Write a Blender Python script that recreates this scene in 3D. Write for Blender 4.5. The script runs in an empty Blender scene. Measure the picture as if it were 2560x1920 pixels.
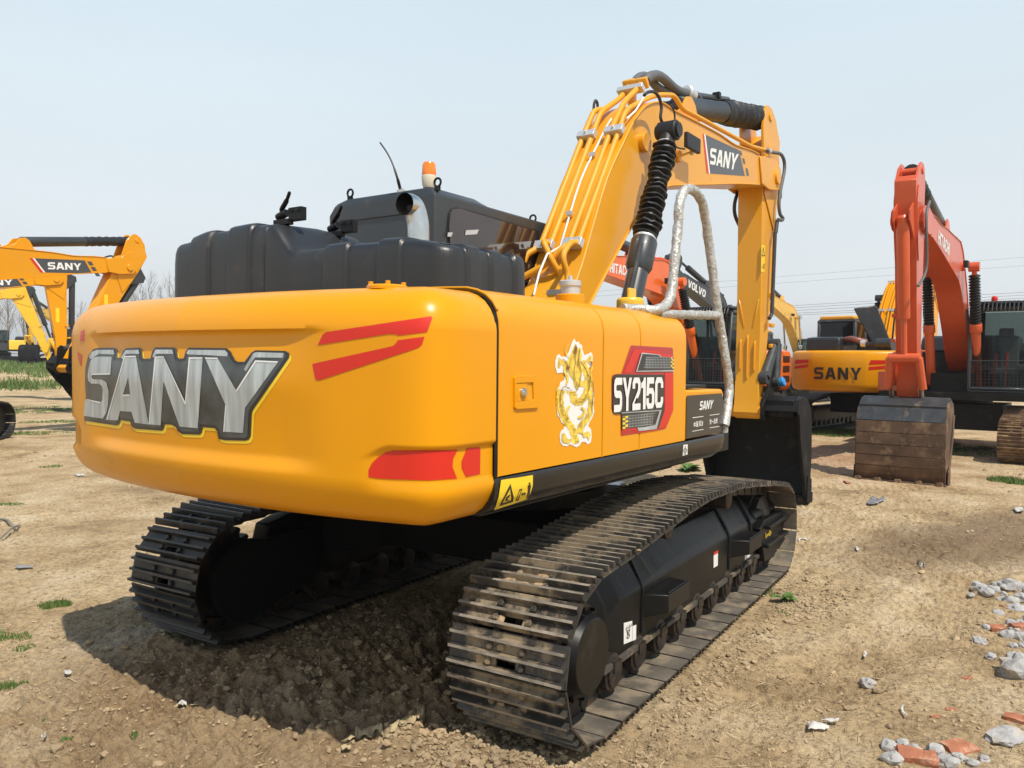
import bpy, bmesh, math, random
import numpy as np
from mathutils import Vector, Matrix, noise
from mathutils.bvhtree import BVHTree
from mathutils.geometry import tessellate_polygon
random.seed(7); np.random.seed(7)
C = bpy.context.scene.collection
scene = bpy.context.scene

# ---------------------------------------------------------------- camera, sky, sun, exposure
CAM = Vector((-5.0173, -3.0161, 1.7398)); YAW, PITCH, ROLL, FPX = .5542, -.029, .0094, 2013.94
TH = -.0509
fw = Vector((math.cos(YAW)*math.cos(PITCH), math.sin(YAW)*math.cos(PITCH), math.sin(PITCH)))
rt = Vector((math.sin(YAW), -math.cos(YAW), 0)); up_ = rt.cross(fw)
RT = rt*math.cos(ROLL)+up_*math.sin(ROLL); UPV = up_*math.cos(ROLL)-rt*math.sin(ROLL)
cd = bpy.data.cameras.new('camera'); cam = bpy.data.objects.new('camera', cd); C.objects.link(cam)
cd.sensor_width = 36; cd.lens = FPX*36/2560; cd.clip_end = 6000; cd.clip_start = .05
m = Matrix.Identity(4)
for i, v in enumerate((RT, UPV, -fw)):
    for j in range(3): m[j][i] = v[j]
m.translation = CAM
cam.matrix_world = m
scene.camera = cam

SUN_DIR = Vector((-.26, -.535, 1.0)).normalized()      # towards the sun
ELEV = math.asin(SUN_DIR.z)
w = bpy.data.worlds.new('World'); scene.world = w; w.use_nodes = True
nt = w.node_tree; nt.nodes.clear()
out = nt.nodes.new('ShaderNodeOutputWorld'); bg = nt.nodes.new('ShaderNodeBackground')
sky = nt.nodes.new('ShaderNodeTexSky'); sky.sky_type = 'NISHITA'; sky.sun_disc = False
sky.sun_elevation = ELEV; sky.sun_rotation = math.atan2(SUN_DIR.x, SUN_DIR.y)
sky.air_density = 1.0; sky.dust_density = 3.0; sky.ozone_density = 1.0; sky.altitude = 50
# hazy spring sky: milk added to the clear sky, greyer near the horizon
geo = nt.nodes.new('ShaderNodeTexCoord'); sep = nt.nodes.new('ShaderNodeSeparateXYZ')
nt.links.new(geo.outputs['Generated'], sep.inputs[0])
ramp = nt.nodes.new('ShaderNodeValToRGB'); cr = ramp.color_ramp
cr.elements[0].position = 0.0; cr.elements[0].color = (9.1, 9.4, 9.5, 1)
cr.elements[1].position = .22; cr.elements[1].color = (8.0, 8.9, 9.4, 1)
e = cr.elements.new(.45); e.color = (7.0, 8.5, 9.5, 1)
e = cr.elements.new(.65); e.color = (2.0, 3.3, 5.2, 1); e = cr.elements.new(1.0); e.color = (1.2, 2.2, 4.0, 1)
nt.links.new(sep.outputs['Z'], ramp.inputs[0])
cn = nt.nodes.new('ShaderNodeTexNoise'); cn.inputs['Scale'].default_value = 1.6; cn.inputs['Detail'].default_value = 4; cmap = nt.nodes.new('ShaderNodeMapping'); cmap.inputs['Scale'].default_value = (1, 1, 3.5)
nt.links.new(geo.outputs['Generated'], cmap.inputs[0]); nt.links.new(cmap.outputs[0], cn.inputs['Vector'])
cm_r = nt.nodes.new('ShaderNodeMapRange'); cm_r.inputs[1].default_value = .3; cm_r.inputs[2].default_value = .7; cm_r.inputs[3].default_value = .965; cm_r.inputs[4].default_value = 1.035; nt.links.new(cn.outputs[0], cm_r.inputs[0])
veil = nt.nodes.new('ShaderNodeVectorMath'); veil.operation = 'SCALE'; nt.links.new(ramp.outputs[0], veil.inputs[0]); nt.links.new(cm_r.outputs[0], veil.inputs['Scale'])
mx = nt.nodes.new('ShaderNodeMix'); mx.data_type = 'RGBA'; mx.inputs['Factor'].default_value = .93
nt.links.new(sky.outputs[0], mx.inputs['A']); nt.links.new(veil.outputs[0], mx.inputs['B'])
nt.links.new(mx.outputs['Result'], bg.inputs['Color']); bg.inputs['Strength'].default_value = .1
nt.links.new(bg.outputs[0], out.inputs['Surface'])
sd = bpy.data.lights.new('sun', 'SUN'); sd.energy = 4.8; sd.angle = math.radians(.6); sd.color = (1.0, .93, .82)
sun = bpy.data.objects.new('sun', sd); C.objects.link(sun)
sun.rotation_euler = SUN_DIR.to_track_quat('Z', 'Y').to_euler(); sun.location = (0, 0, 30)
scene.view_settings.view_transform = 'Standard'; scene.view_settings.look = 'None'
scene.view_settings.exposure = 0.04; scene.view_settings.gamma = 1

# ---------------------------------------------------------------- pixel -> plane helpers (source pixels of the photo)
def rotz(a): return Matrix.Rotation(a, 4, 'Z')
def ray(u, v): return fw+RT*((u-1280)/FPX)-UPV*((v-960)/FPX)
def PP(u, v, th=0, **k):
    a, c = list(k.items())[0]; i = 'xyz'.index(a)
    M = rotz(-th); o = M@CAM; d = M@ray(u, v); t = (c-o[i])/d[i]
    return o+d*t
def U(p, **k): return PP(p[0], p[1], TH, **k)
def W(p, **k): return PP(p[0], p[1], 0, **k)
def zf(ox, oy, s): return lambda a, b: (ox+s*a, oy+s*b)
D = zf(0, 0, 2560/2212)
z2=zf(400,300,.45208);z3=zf(1250,150,.39177);z4=zf(1500,560,.32552);z5=zf(1860,400,.31646);z6=zf(1860,760,.32543)
z7=zf(150,680,.49729);z8=zf(1200,700,.36157);zL=zf(0,560,.31646);t1=zf(1100,1450,.27125);t2=zf(1500,1150,.24412)
t3=zf(300,1240,.25316);c4=zf(1160,640,.27125);c5=zf(1400,150,.18083);g2=zf(1050,1150,.45208);g4=zf(1600,600,.3918)
MU = rotz(TH)
I4 = Matrix.Identity(4)

# ---------------------------------------------------------------- materials
def mat(name, col, rough=.5,  metal=0, coat=0, var=0, vscale=3, bump=0, bscale=60, dirt=None, spec=.5, coatr=.08, alpha=None, rnd_off=False, stretch=None, centre=False):
    m = bpy.data.materials.new(name); m.use_nodes = True; nt = m.node_tree
    b = nt.nodes['Principled BSDF']; L = nt.links.new
    b.inputs['Base Color'].default_value = (*col, 1); b.inputs['Roughness'].default_value = rough
    b.inputs['Metallic'].default_value = metal; b.inputs['Coat Weight'].default_value = coat
    b.inputs['Coat Roughness'].default_value = coatr; b.inputs['Specular IOR Level'].default_value = spec
    tc0 = nt.nodes.new('ShaderNodeTexCoord'); vec = tc0.outputs['Object']
    if rnd_off:
        oi = nt.nodes.new('ShaderNodeObjectInfo'); vm = nt.nodes.new('ShaderNodeVectorMath'); vm.operation = 'MULTIPLY_ADD'; vm.inputs[1].default_value = (37, 53, 29)
        L(oi.outputs['Random'], vm.inputs[0]); L(vec, vm.inputs[2]); vec = vm.outputs[0]
    if stretch:
        mp = nt.nodes.new('ShaderNodeMapping'); mp.inputs['Scale'].default_value = stretch; L(vec, mp.inputs[0]); vec = mp.outputs[0]
    class _T: pass
    tc = _T(); tc.outputs = {'Object': vec}
    cur = None
    if var:
        n = nt.nodes.new('ShaderNodeTexNoise'); n.inputs['Scale'].default_value = vscale; n.inputs['Detail'].default_value = 6
        L(tc.outputs['Object'], n.inputs['Vector'])
        r = nt.nodes.new('ShaderNodeMapRange'); r.inputs[3].default_value = 1-var; r.inputs[4].default_value = 1+var
        r.inputs[1].default_value = .3; r.inputs[2].default_value = .7
        L(n.outputs[0], r.inputs[0])
        hs = nt.nodes.new('ShaderNodeHueSaturation'); hs.inputs['Color'].default_value = (*col, 1)
        L(r.outputs[0], hs.inputs['Value']); cur = hs.outputs[0]
    if dirt:
        dc, amt, ds = dirt
        n = nt.nodes.new('ShaderNodeTexNoise'); n.inputs['Scale'].default_value = ds; n.inputs['Detail'].default_value = 9
        n.inputs['Roughness'].default_value = .65
        L(tc.outputs['Object'], n.inputs['Vector'])
        r = nt.nodes.new('ShaderNodeMapRange'); r.inputs[1].default_value = .62-amt*.3; r.inputs[2].default_value = .72-amt*.2
        r.inputs[4].default_value = min(1, amt+.3)
        src = n.outputs[0]
        if centre:      # soil packs around the middle of each shoe, the ends stay scraped
            sp = nt.nodes.new('ShaderNodeSeparateXYZ'); L(tc0.outputs['Object'], sp.inputs[0]); ab = nt.nodes.new('ShaderNodeMath'); ab.operation = 'ABSOLUTE'; L(sp.outputs['Y'], ab.inputs[0])
            mr = nt.nodes.new('ShaderNodeMapRange'); mr.inputs[1].default_value = .02; mr.inputs[2].default_value = .27; mr.inputs[3].default_value = .13; mr.inputs[4].default_value = -.05; L(ab.outputs[0], mr.inputs[0])
            ad = nt.nodes.new('ShaderNodeMath'); L(n.outputs[0], ad.inputs[0]); L(mr.outputs[0], ad.inputs[1]); src = ad.outputs[0]
        L(src, r.inputs[0])
        mm = nt.nodes.new('ShaderNodeMix'); mm.data_type = 'RGBA'; L(r.outputs[0], mm.inputs['Factor'])
        if cur: L(cur, mm.inputs['A'])
        else: mm.inputs['A'].default_value = (*col, 1)
        mm.inputs['B'].default_value = (*dc, 1); cur = mm.outputs['Result']
        rr = nt.nodes.new('ShaderNodeMapRange'); rr.inputs[3].default_value = rough; rr.inputs[4].default_value = .9
        L(r.outputs[0], rr.inputs[0]); L(rr.outputs[0], b.inputs['Roughness'])
    if cur: L(cur, b.inputs['Base Color'])
    if bump:
        n = nt.nodes.new('ShaderNodeTexNoise'); n.inputs['Scale'].default_value = bscale; n.inputs['Detail'].default_value = 5
        L(tc.outputs['Object'], n.inputs['Vector'])
        bp = nt.nodes.new('ShaderNodeBump'); bp.inputs['Strength'].default_value = bump; bp.inputs['Distance'].default_value = .01
        L(n.outputs[0], bp.inputs['Height']); L(bp.outputs[0], b.inputs['Normal'])
    if alpha is not None: b.inputs['Alpha'].default_value = alpha
    return m
DUST = (.30, .22, .13)
M = {}
M['yellow'] = mat('yellow_paint', (.76, .315, .001), .30, coat=.10, spec=.28, coatr=.06, var=.03, vscale=1.2, bump=.02, bscale=9, dirt=((.62, .36, .1), .06, 2.2))
M['yellow2'] = mat('yellow_paint_boom', (.74, .335, .010), .36, coat=.18, coatr=.12, var=.04, vscale=1.5, bump=.03, bscale=14, dirt=((.55, .33, .12), .08, 3))
M['pipeyellow'] = mat('yellow_pipe_paint', (.74, .34, .014), .5, var=.04, dirt=((.5, .3, .12), .05, 5))
M['yellow3'] = mat('bright_yellow_paint', (.85, .50, .03), .4, coat=.3, var=.06, vscale=2, dirt=(DUST, .12, 3))
M['catyellow'] = mat('pale_yellow_paint', (.72, .42, .08), .45, coat=.2, var=.06, vscale=2, dirt=(DUST, .15, 3))
M['orange'] = mat('orange_paint', (.62, .10, .03), .38, coat=.3, coatr=.15, var=.08, vscale=2, dirt=((.3, .12, .06), .12, 4))
M['orange2'] = mat('bright_orange_paint', (.80, .14, .012), .35, coat=.4, var=.05, vscale=2, dirt=((.35, .14, .06), .08, 4))
M['black'] = mat('black_paint', (.013, .013, .013), .28, coat=.3, var=.2, vscale=4, bump=.04, bscale=25, dirt=((.10, .08, .055), .12, 5))
M['frameblack'] = mat('dusty_black_frame', (.006, .006, .006), .42, coat=0, var=.3, vscale=4, bump=.10, bscale=22, dirt=((.055, .042, .028), .16, 4), spec=.28)
M['hood'] = mat('black_plastic_hood', (.022, .023, .025), .38, var=.15, vscale=3, bump=.05, bscale=40, dirt=((.09, .085, .075), .12, 6), spec=.5)
M['charcoal'] = mat('charcoal_paint', (.032, .036, .04), .42, coat=.2, var=.1, vscale=3, dirt=((.12, .10, .08), .1, 5))
M['graysteel'] = mat('dark_steel', (.05, .055, .06), .5, metal=.4, var=.2, vscale=8, bump=.1, bscale=60, dirt=(DUST, .15, 6))
M['rubber'] = mat('black_rubber', (.012, .012, .013), .5, bump=.25, bscale=80, dirt=((.08, .07, .06), .12, 9))
M['hose'] = mat('hose_rubber', (.03, .03, .032), .55, bump=.15, bscale=120)
M['grayhose'] = mat('grey_hose_sleeve', (.11, .115, .12), .6, bump=.2, bscale=90)
M['chrome'] = mat('stainless_steel', (.62, .62, .60), .25, metal=1, var=.1, vscale=12)
M['clamp'] = mat('zinc_clamp', (.62, .63, .63), .45, metal=.5)
M['white'] = mat('white_paint', (.8, .8, .78), .45)
M['red'] = mat('red_reflective', (.64, .018, .005), .4, coat=.15)
M['decalred'] = mat('decal_red', (.45, .012, .012), .35, coat=.3)
M['decaldark'] = mat('decal_black', (.018, .016, .016), .35, coat=.3)
M['decalgrey'] = mat('decal_charcoal', (.06, .062, .068), .4, coat=.3)
M['silver'] = mat('decal_silver', (.42, .46, .47), .38, metal=0, coat=.4, var=.32, vscale=5, stretch=(1, 5, .5))
M['silverdark'] = mat('decal_shadow_grey', (.05, .058, .06), .4, coat=.3, var=.7, vscale=7)
M['decalyellow'] = mat('decal_yellow', (.9, .62, .02), .4, coat=.3)
M['gold'] = mat('decal_gold', (.80, .56, .07), .4, coat=.2, var=.45, vscale=30, dirt=((.30, .06, .01), .25, 22))
M['goldline'] = mat('decal_gold_line', (.22, .10, .015), .4)
M['amber'] = mat('amber_lens', (.9, .22, .01), .2, coat=.5)
M['cream'] = mat('cream_plastic', (.68, .62, .48), .5)
M['blue'] = mat('blue_cap', (.02, .25, .6), .4)
M['greenglass'] = None
def steel_mud(name, base, mudcol, amt, sc, **k):
    return mat(name, base, .45, metal=.25, var=.35, vscale=9, bump=.2, bscale=60, **k, dirt=(mudcol, amt, sc))
M['shoe'] = steel_mud('muddy_track_steel', (.048, .043, .038), (.38, .29, .18), .42, 8, rnd_off=True, centre=True)
M['shoetip'] = mat('worn_grouser_edge', (.27, .235, .19), .5, metal=.2, var=.35, vscale=14, bump=.15, bscale=70, dirt=((.06, .05, .04), .3, 9), rnd_off=True)
M['shoeinner'] = mat('dusty_shoe_inside', (.11, .095, .075), .6, var=.3, vscale=6, bump=.15, bscale=50, dirt=((.26, .20, .13), .45, 5), rnd_off=True)
M['shoetip2'] = mat('dark_grouser_edge', (.06, .056, .05), .5, metal=.2, var=.35, vscale=14)
M['shoe2'] = steel_mud('dark_track_steel', (.03, .029, .028), (.16, .12, .07), .22, 6, rnd_off=True)
M['rustshoe'] = steel_mud('rusty_track_steel', (.13, .075, .04), (.34, .22, .11), .5, 6)
M['roller'] = steel_mud('rusty_roller_steel', (.03, .024, .02), (.12, .065, .035), .35, 10)
M['bucket'] = mat('black_bucket_steel', (.007, .007, .008), .6, spec=.25, coat=0, var=.3, vscale=5, bump=.12, bscale=20, dirt=((.07, .06, .05), .15, 5))
M['bucketrust'] = mat('worn_bucket_steel', (.11, .065, .04), .55, metal=.25, var=.5, vscale=3, bump=.15, bscale=30, dirt=((.30, .20, .12), .35, 5))
M['seatgrey'] = mat('grey_seat_fabric', (.22, .22, .23), .8, var=.2)
M['wrap'] = mat('foil_foam_wrap', (.50, .49, .46), .42, metal=.4, var=.3, vscale=40, bump=1.0, bscale=55)
M['mud'] = mat('dry_mud', (.36, .25, .14), .95, var=.2, vscale=20, bump=.5, bscale=60)
def glassmat(name, tint, mixf=.55):
    m = bpy.data.materials.new(name); m.use_nodes = True; nt = m.node_tree
    for n in list(nt.nodes):
        if n.type != 'OUTPUT_MATERIAL': nt.nodes.remove(n)
    o = nt.nodes['Material Output']; t = nt.nodes.new('ShaderNodeBsdfTransparent'); t.inputs[0].default_value = (*tint, 1)
    g = nt.nodes.new('ShaderNodeBsdfPrincipled'); g.inputs['Base Color'].default_value = (.01, .012, .012, 1); g.inputs['Roughness'].default_value = .06
    x = nt.nodes.new('ShaderNodeMixShader'); x.inputs[0].default_value = mixf
    nt.links.new(t.outputs[0], x.inputs[1]); nt.links.new(g.outputs[0], x.inputs[2]); nt.links.new(x.outputs[0], o.inputs[0])
    return m
M['glass'] = glassmat('tinted_glass', (.78, .84, .82), .3)
M['darkglass'] = glassmat('dark_tinted_glass', (.16, .13, .11), .75)

# ---------------------------------------------------------------- mesh builder
class MB:
    def __init__(s): s.v = []; s.f = []
    def add(s, verts, faces):
        o = len(s.v); s.v += [Vector(v) for v in verts]; s.f += [tuple(i+o for i in f) for f in faces]; return s
    def box(s, c, d, R=None):
        c = Vector(c); hx, hy, hz = d[0]/2, d[1]/2, d[2]/2
        vs = [Vector((x, y, z)) for x in (-hx, hx) for y in (-hy, hy) for z in (-hz, hz)]
        if R: vs = [R@v for v in vs]
        return s.add([c+v for v in vs], [(0,1,3,2),(4,6,7,5),(0,4,5,1),(2,3,7,6),(0,2,6,4),(1,5,7,3)])
    def hexa(s, a, b):      # two quads a,b (4 pts each)
        return s.add(list(a)+list(b), [(3,2,1,0),(4,5,6,7),(0,1,5,4),(1,2,6,5),(2,3,7,6),(3,0,4,7)])
    def prism(s, pts, a, b, ax='y'):       # 2D profile extruded along an axis
        n = len(pts)
        def g(p, t):
            if ax == 'y': return (p[0], t, p[1])
            if ax == 'x': return (t, p[0], p[1])
            return (p[0], p[1], t)
        vs = [g(p, a) for p in pts]+[g(p, b) for p in pts]
        return s.add(vs, [tuple(range(n))[::-1], tuple(range(n, 2*n))]+[(i, (i+1) % n, (i+1) % n+n, i+n) for i in range(n)])
    def tube(s, path, r, n=12, cap=True, closed=False):
        path = [Vector(p) for p in path]; N = len(path)
        rr = r if isinstance(r, (list, tuple)) else [r]*N
        T = []
        for i in range(N):
            a = path[(i-1) % N] if (i > 0 or closed) else path[i]; b = path[(i+1) % N] if (i < N-1 or closed) else path[i]
            T.append((b-a).normalized())
        nrm = T[0].orthogonal().normalized(); vs = []
        for i in range(N):
            nrm = (nrm-T[i]*nrm.dot(T[i])).normalized(); bn = T[i].cross(nrm)
            for k in range(n):
                a = 2*math.pi*k/n; vs.append(path[i]+(nrm*math.cos(a)+bn*math.sin(a))*rr[i])
        fs = []
        for i in range(N if closed else N-1):
            j = (i+1) % N
            for k in range(n): fs.append((i*n+k, i*n+(k+1) % n, j*n+(k+1) % n, j*n+k))
        if cap and not closed: fs += [tuple(range(n))[::-1], tuple((N-1)*n+k for k in range(n))]
        return s.add(vs, fs)
    def lathe(s, prof, o, ax, n=24):       # prof: (radius, height along ax)
        o = Vector(o); ax = Vector(ax).normalized(); u = ax.orthogonal().normalized(); v = ax.cross(u); vs = []
        for r, h in prof:
            for k in range(n):
                a = 2*math.pi*k/n; vs.append(o+ax*h+(u*math.cos(a)+v*math.sin(a))*max(r, 1e-4))
        fs = []
        for i in range(len(prof)-1):
            for k in range(n): fs.append((i*n+k, i*n+(k+1) % n, (i+1)*n+(k+1) % n, (i+1)*n+k))
        fs += [tuple(range(n))[::-1], tuple((len(prof)-1)*n+k for k in range(n))]
        return s.add(vs, fs)
    def cyl(s, a, b, r, n=20, ch=0):
        a = Vector(a); b = Vector(b); L = (b-a).length
        if ch: return s.lathe([(r-ch, 0), (r, ch), (r, L-ch), (r-ch, L)], a, b-a, n)
        return s.lathe([(r, 0), (r, L)], a, b-a, n)
    def grid(s, rows, closed_u=False):
        R = len(rows); K = len(rows[0]); vs = [p for r in rows for p in r]; fs = []
        for i in range(R-1):
            for k in range(K if closed_u else K-1):
                fs.append((i*K+k, i*K+(k+1) % K, (i+1)*K+(k+1) % K, (i+1)*K+k))
        return s.add(vs, fs)
    def xf(s, mtx): s.v = [mtx@v for v in s.v]; return s
    def mesh(s, name, m, angle=35, mtx=None):
        me = bpy.data.meshes.new(name)
        vs = [(mtx@v) for v in s.v] if mtx else s.v
        me.from_pydata([tuple(v) for v in vs], [], s.f); me.update()
        bm = bmesh.new(); bm.from_mesh(me); bmesh.ops.recalc_face_normals(bm, faces=bm.faces); bm.to_mesh(me); bm.free()
        if m: me.materials.append(m)
        me.polygons.foreach_set('use_smooth', [True]*len(me.polygons)); me.set_sharp_from_angle(angle=math.radians(angle))
        return me
    def build(s, name, m, parent=None, mtx=None, bevel=0, seg=2, angle=35, label=None, smooth=True):
        me = s.mesh(name, M[m] if isinstance(m, str) else m, angle, mtx)
        o = bpy.data.objects.new(name, me); C.objects.link(o)
        if not smooth: me.polygons.foreach_set('use_smooth', [False]*len(me.polygons))
        if parent:
            o.parent = parent; o.matrix_parent_inverse = PINV.get(parent.name, I4)
        if bevel:
            b = o.modifiers.new('bevel', 'BEVEL'); b.width = bevel; b.segments = seg; b.limit_method = 'ANGLE'; b.angle_limit = math.radians(30)
            b.harden_normals = False
        if label: o['label'] = label
        return o
PINV = {}
def thing(name, label, cat, loc=(0, 0, 0), group=None, kind=None, rz=0):
    o = bpy.data.objects.new(name, None); C.objects.link(o); o.location = loc; o.rotation_euler = (0, 0, rz); o.empty_display_size = .2
    o['label'] = label; o['category'] = cat
    if group: o['group'] = group
    PINV[o.name] = (Matrix.Translation(Vector(loc))@rotz(rz)).inverted()
    return o
def tag(o, label=None, cat=None, group=None, kind=None):
    if label: o['label'] = label
    if cat: o['category'] = cat
    if group: o['group'] = group
    if kind: o['kind'] = kind
    return o
def sm(pts, n=6):          # catmull-rom smoothing of a 3D path
    pts = [Vector(p) for p in pts]; o = []
    for i in range(len(pts)-1):
        p0 = pts[max(i-1, 0)]; p1 = pts[i]; p2 = pts[i+1]; p3 = pts[min(i+2, len(pts)-1)]
        for k in range(n):
            t = k/n; o.append(.5*((2*p1)+(p2-p0)*t+(2*p0-5*p1+4*p2-p3)*t*t+(3*p1-p0-3*p2+p3)*t**3))
    o.append(pts[-1]); return o
def sm2(pts, n=6): return [(p.x, p.y) for p in sm([(a, b, 0) for a, b in pts], n)]
def bend(pts, r=.05, n=5):   # straight runs with rounded corners
    pts = [Vector(p) for p in pts]; o = [pts[0]]
    for i in range(1, len(pts)-1):
        a, b, c = pts[i-1], pts[i], pts[i+1]; q = min(r, (a-b).length*.45, (c-b).length*.45)
        p = b+(a-b).normalized()*q; s_ = b+(c-b).normalized()*q
        for k in range(n+1):
            t = k/n; o.append(p*(1-t)**2+b*2*t*(1-t)+s_*t*t)
    o.append(pts[-1]); return o
def rrect(x0, y0, x1, y1, r, n=5):
    o = []
    for cx, cy, a0 in ((x1-r, y1-r, 0), (x0+r, y1-r, 90), (x0+r, y0+r, 180), (x1-r, y0+r, 270)):
        for k in range(n+1):
            a = math.radians(a0+90*k/n); o.append((cx+r*math.cos(a), cy+r*math.sin(a)))
    return o
def offs(pts, d):
    n = len(pts); o = []; A = sum(pts[i][0]*pts[(i+1) % n][1]-pts[(i+1) % n][0]*pts[i][1] for i in range(n)); sg = 1 if A > 0 else -1
    for i in range(n):
        p0, p1, p2 = Vector(pts[i-1]), Vector(pts[i]), Vector(pts[(i+1) % n])
        e1 = (p1-p0).normalized(); e2 = (p2-p1).normalized(); n1 = Vector((-e1.y, e1.x)); n2 = Vector((-e2.y, e2.x))
        b = n1+n2; L = max(b.length, .6); b = b/L; k = d*sg/max(b.dot(n1), .5); o.append((p1.x+b.x*k, p1.y+b.y*k))
    return o

# ---------------------------------------------------------------- decals: flat shapes laid on a real surface
def tess(loops):
    v = [Vector((p[0], p[1], 0)) for l in loops for p in l]
    return v, tessellate_polygon([[Vector((p[0], p[1], 0)) for p in l] for l in loops])
def decal_surf(shapes, hit, off, name, m, parent, step=None, mtx=None, thick=0):
    """shapes: list of loops-lists in 2D; hit(u,v)->(point, normal)"""
    bm = bmesh.new()
    for loops in shapes:
        v, tr = tess(loops); bv = [bm.verts.new(p) for p in v]
        for t in tr:
            try: bm.faces.new([bv[i] for i in t])
            except ValueError: pass
    if step:
        xs = [v.co.x for v in bm.verts]; ys = [v.co.y for v in bm.verts]
        for ax, lo, hi in ((0, min(xs), max(xs)), (1, min(ys), max(ys))):
            k = math.floor(lo/step)+1
            while k*step < hi:
                co = Vector((k*step, 0, 0)) if ax == 0 else Vector((0, k*step, 0)); no = Vector((1, 0, 0)) if ax == 0 else Vector((0, 1, 0))
                bmesh.ops.bisect_plane(bm, geom=bm.verts[:]+bm.edges[:]+bm.faces[:], plane_co=co, plane_no=no); k += 1
    for v in bm.verts:
        p, nn = hit(v.co.x, v.co.y); v.co = p+nn*off
    if mtx:
        for v in bm.verts: v.co = mtx@v.co
    # orient faces along the surface normal
    bm.normal_update()
    me = bpy.data.meshes.new(name); bm.to_mesh(me); bm.free()
    me.materials.append(M[m]); o = bpy.data.objects.new(name, me); C.objects.link(o)
    me.polygons.foreach_set('use_smooth', [True]*len(me.polygons))
    if parent: o.parent = parent; o.matrix_parent_inverse = PINV.get(parent.name, I4)
    return o
def hit_plane(axis, c, sign):        # pixel -> plane in the upper frame
    n = Vector([sign if a == axis else 0 for a in 'xyz'])
    return lambda u, v: (U((u, v), **{axis: c}), n)
def hit_bvh(bvh, th=TH):
    Mi = rotz(-th)
    def f(u, v):
        r = bvh.ray_cast(Mi@CAM, Mi@ray(u, v))
        if r[0] is None:
            return Vector((0, 0, -5)), Vector((0, 0, 1))
        n = r[1]
        if n.dot(Mi@ray(u, v)) > 0: n = -n
        return r[0], n
    return f
def frame_hit(o, ex, ey):            # 2D coordinates in a local plane frame
    o, ex, ey = Vector(o), Vector(ex), Vector(ey); n = ex.cross(ey).normalized()
    return lambda u, v: (o+ex*u+ey*v, n)
G = {
'S': (.8, [[(.8,1),(.2,1),(.06,.94),(0,.8),(0,.6),(.06,.47),(.2,.41),(.54,.41),(.58,.37),(.58,.26),(.54,.21),(0,.21),(0,0),(.6,0),(.74,.06),(.8,.2),(.8,.42),(.74,.56),(.6,.62),(.27,.62),(.22,.66),(.22,.75),(.27,.79),(.8,.79)]]),
'A': (.9, [[(0,0),(.24,0),(.3,.2),(.6,.2),(.66,0),(.9,0),(.62,1),(.28,1)], [(.36,.4),(.54,.4),(.45,.74)]]),
'N': (.85, [[(0,0),(.23,0),(.23,.6),(.6,0),(.85,0),(.85,1),(.62,1),(.62,.4),(.25,1),(0,1)]]),
'Y': (.9, [[(.34,0),(.57,0),(.57,.4),(.9,1),(.64,1),(.455,.62),(.27,1),(0,1),(.34,.4)]]),
'H': (.8, [[(0,0),(.24,0),(.24,.4),(.56,.4),(.56,0),(.8,0),(.8,1),(.56,1),(.56,.6),(.24,.6),(.24,1),(0,1)]]),
'I': (.24, [[(0,0),(.24,0),(.24,1),(0,1)]]),
'T': (.8, [[(.28,0),(.52,0),(.52,.8),(.8,.8),(.8,1),(0,1),(0,.8),(.28,.8)]]),
'C': (.8, [[(.8,.35),(.8,.18),(.65,0),(.15,0),(0,.18),(0,.82),(.15,1),(.65,1),(.8,.82),(.8,.65),(.57,.65),(.57,.78),(.5,.82),(.3,.82),(.23,.76),(.23,.24),(.3,.18),(.5,.18),(.57,.24),(.57,.35)]]),
'V': (.9, [[(.32,0),(.58,0),(.9,1),(.65,1),(.45,.3),(.25,1),(0,1)]]),
'O': (.85, [[(.2,0),(.65,0),(.85,.22),(.85,.78),(.65,1),(.2,1),(0,.78),(0,.22)], [(.28,.2),(.24,.28),(.24,.72),(.28,.8),(.57,.8),(.61,.72),(.61,.28),(.57,.2)]]),
'L': (.7, [[(0,0),(.7,0),(.7,.2),(.24,.2),(.24,1),(0,1)]]),
'K': (.88, [[(0,0),(.24,0),(.24,.35),(.34,.45),(.6,0),(.88,0),(.5,.62),(.84,1),(.55,1),(.24,.64),(.24,1),(0,1)]]),
'M': (1., [[(0,0),(.22,0),(.22,.6),(.42,.15),(.58,.15),(.78,.6),(.78,0),(1,0),(1,1),(.75,1),(.5,.45),(.25,1),(0,1)]]),
'U': (.85, [[(.2,0),(.65,0),(.85,.2),(.85,1),(.61,1),(.61,.26),(.57,.2),(.28,.2),(.24,.26),(.24,1),(0,1),(0,.2)]]),
'2': (.8, [[(0,0),(.8,0),(.8,.2),(.33,.2),(.72,.5),(.8,.62),(.8,.84),(.65,1),(.15,1),(0,.85),(0,.66),(.25,.66),(.25,.78),(.3,.83),(.5,.83),(.55,.78),(.55,.66),(.5,.58),(0,.2)]]),
'1': (.45, [[(.18,0),(.45,0),(.45,1),(.25,1),(.2,.9),(0,.82),(0,.66),(.18,.68)]]),
'5': (.8, [[(0,.16),(.15,0),(.65,0),(.8,.16),(.8,.5),(.65,.66),(.3,.66),(.27,.64),(.29,.8),(.75,.8),(.75,1),(.06,1),(0,.42),(.22,.42),(.28,.48),(.5,.48),(.55,.43),(.55,.22),(.5,.17),(.3,.17),(.25,.22),(.25,.34),(0,.34)]]),
}
def word(s, gap=.1, wscale=1):
    """-> shapes in a box 0..W x 0..1, and W"""
    x = 0; sh = []
    for ch in s:
        if ch == ' ': x += .4; continue
        wd, loops = G[ch]; sh.append([[((x+p[0]*wscale), p[1]) for p in l] for l in loops]); x += wd*wscale+gap
    return sh, x-gap
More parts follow.
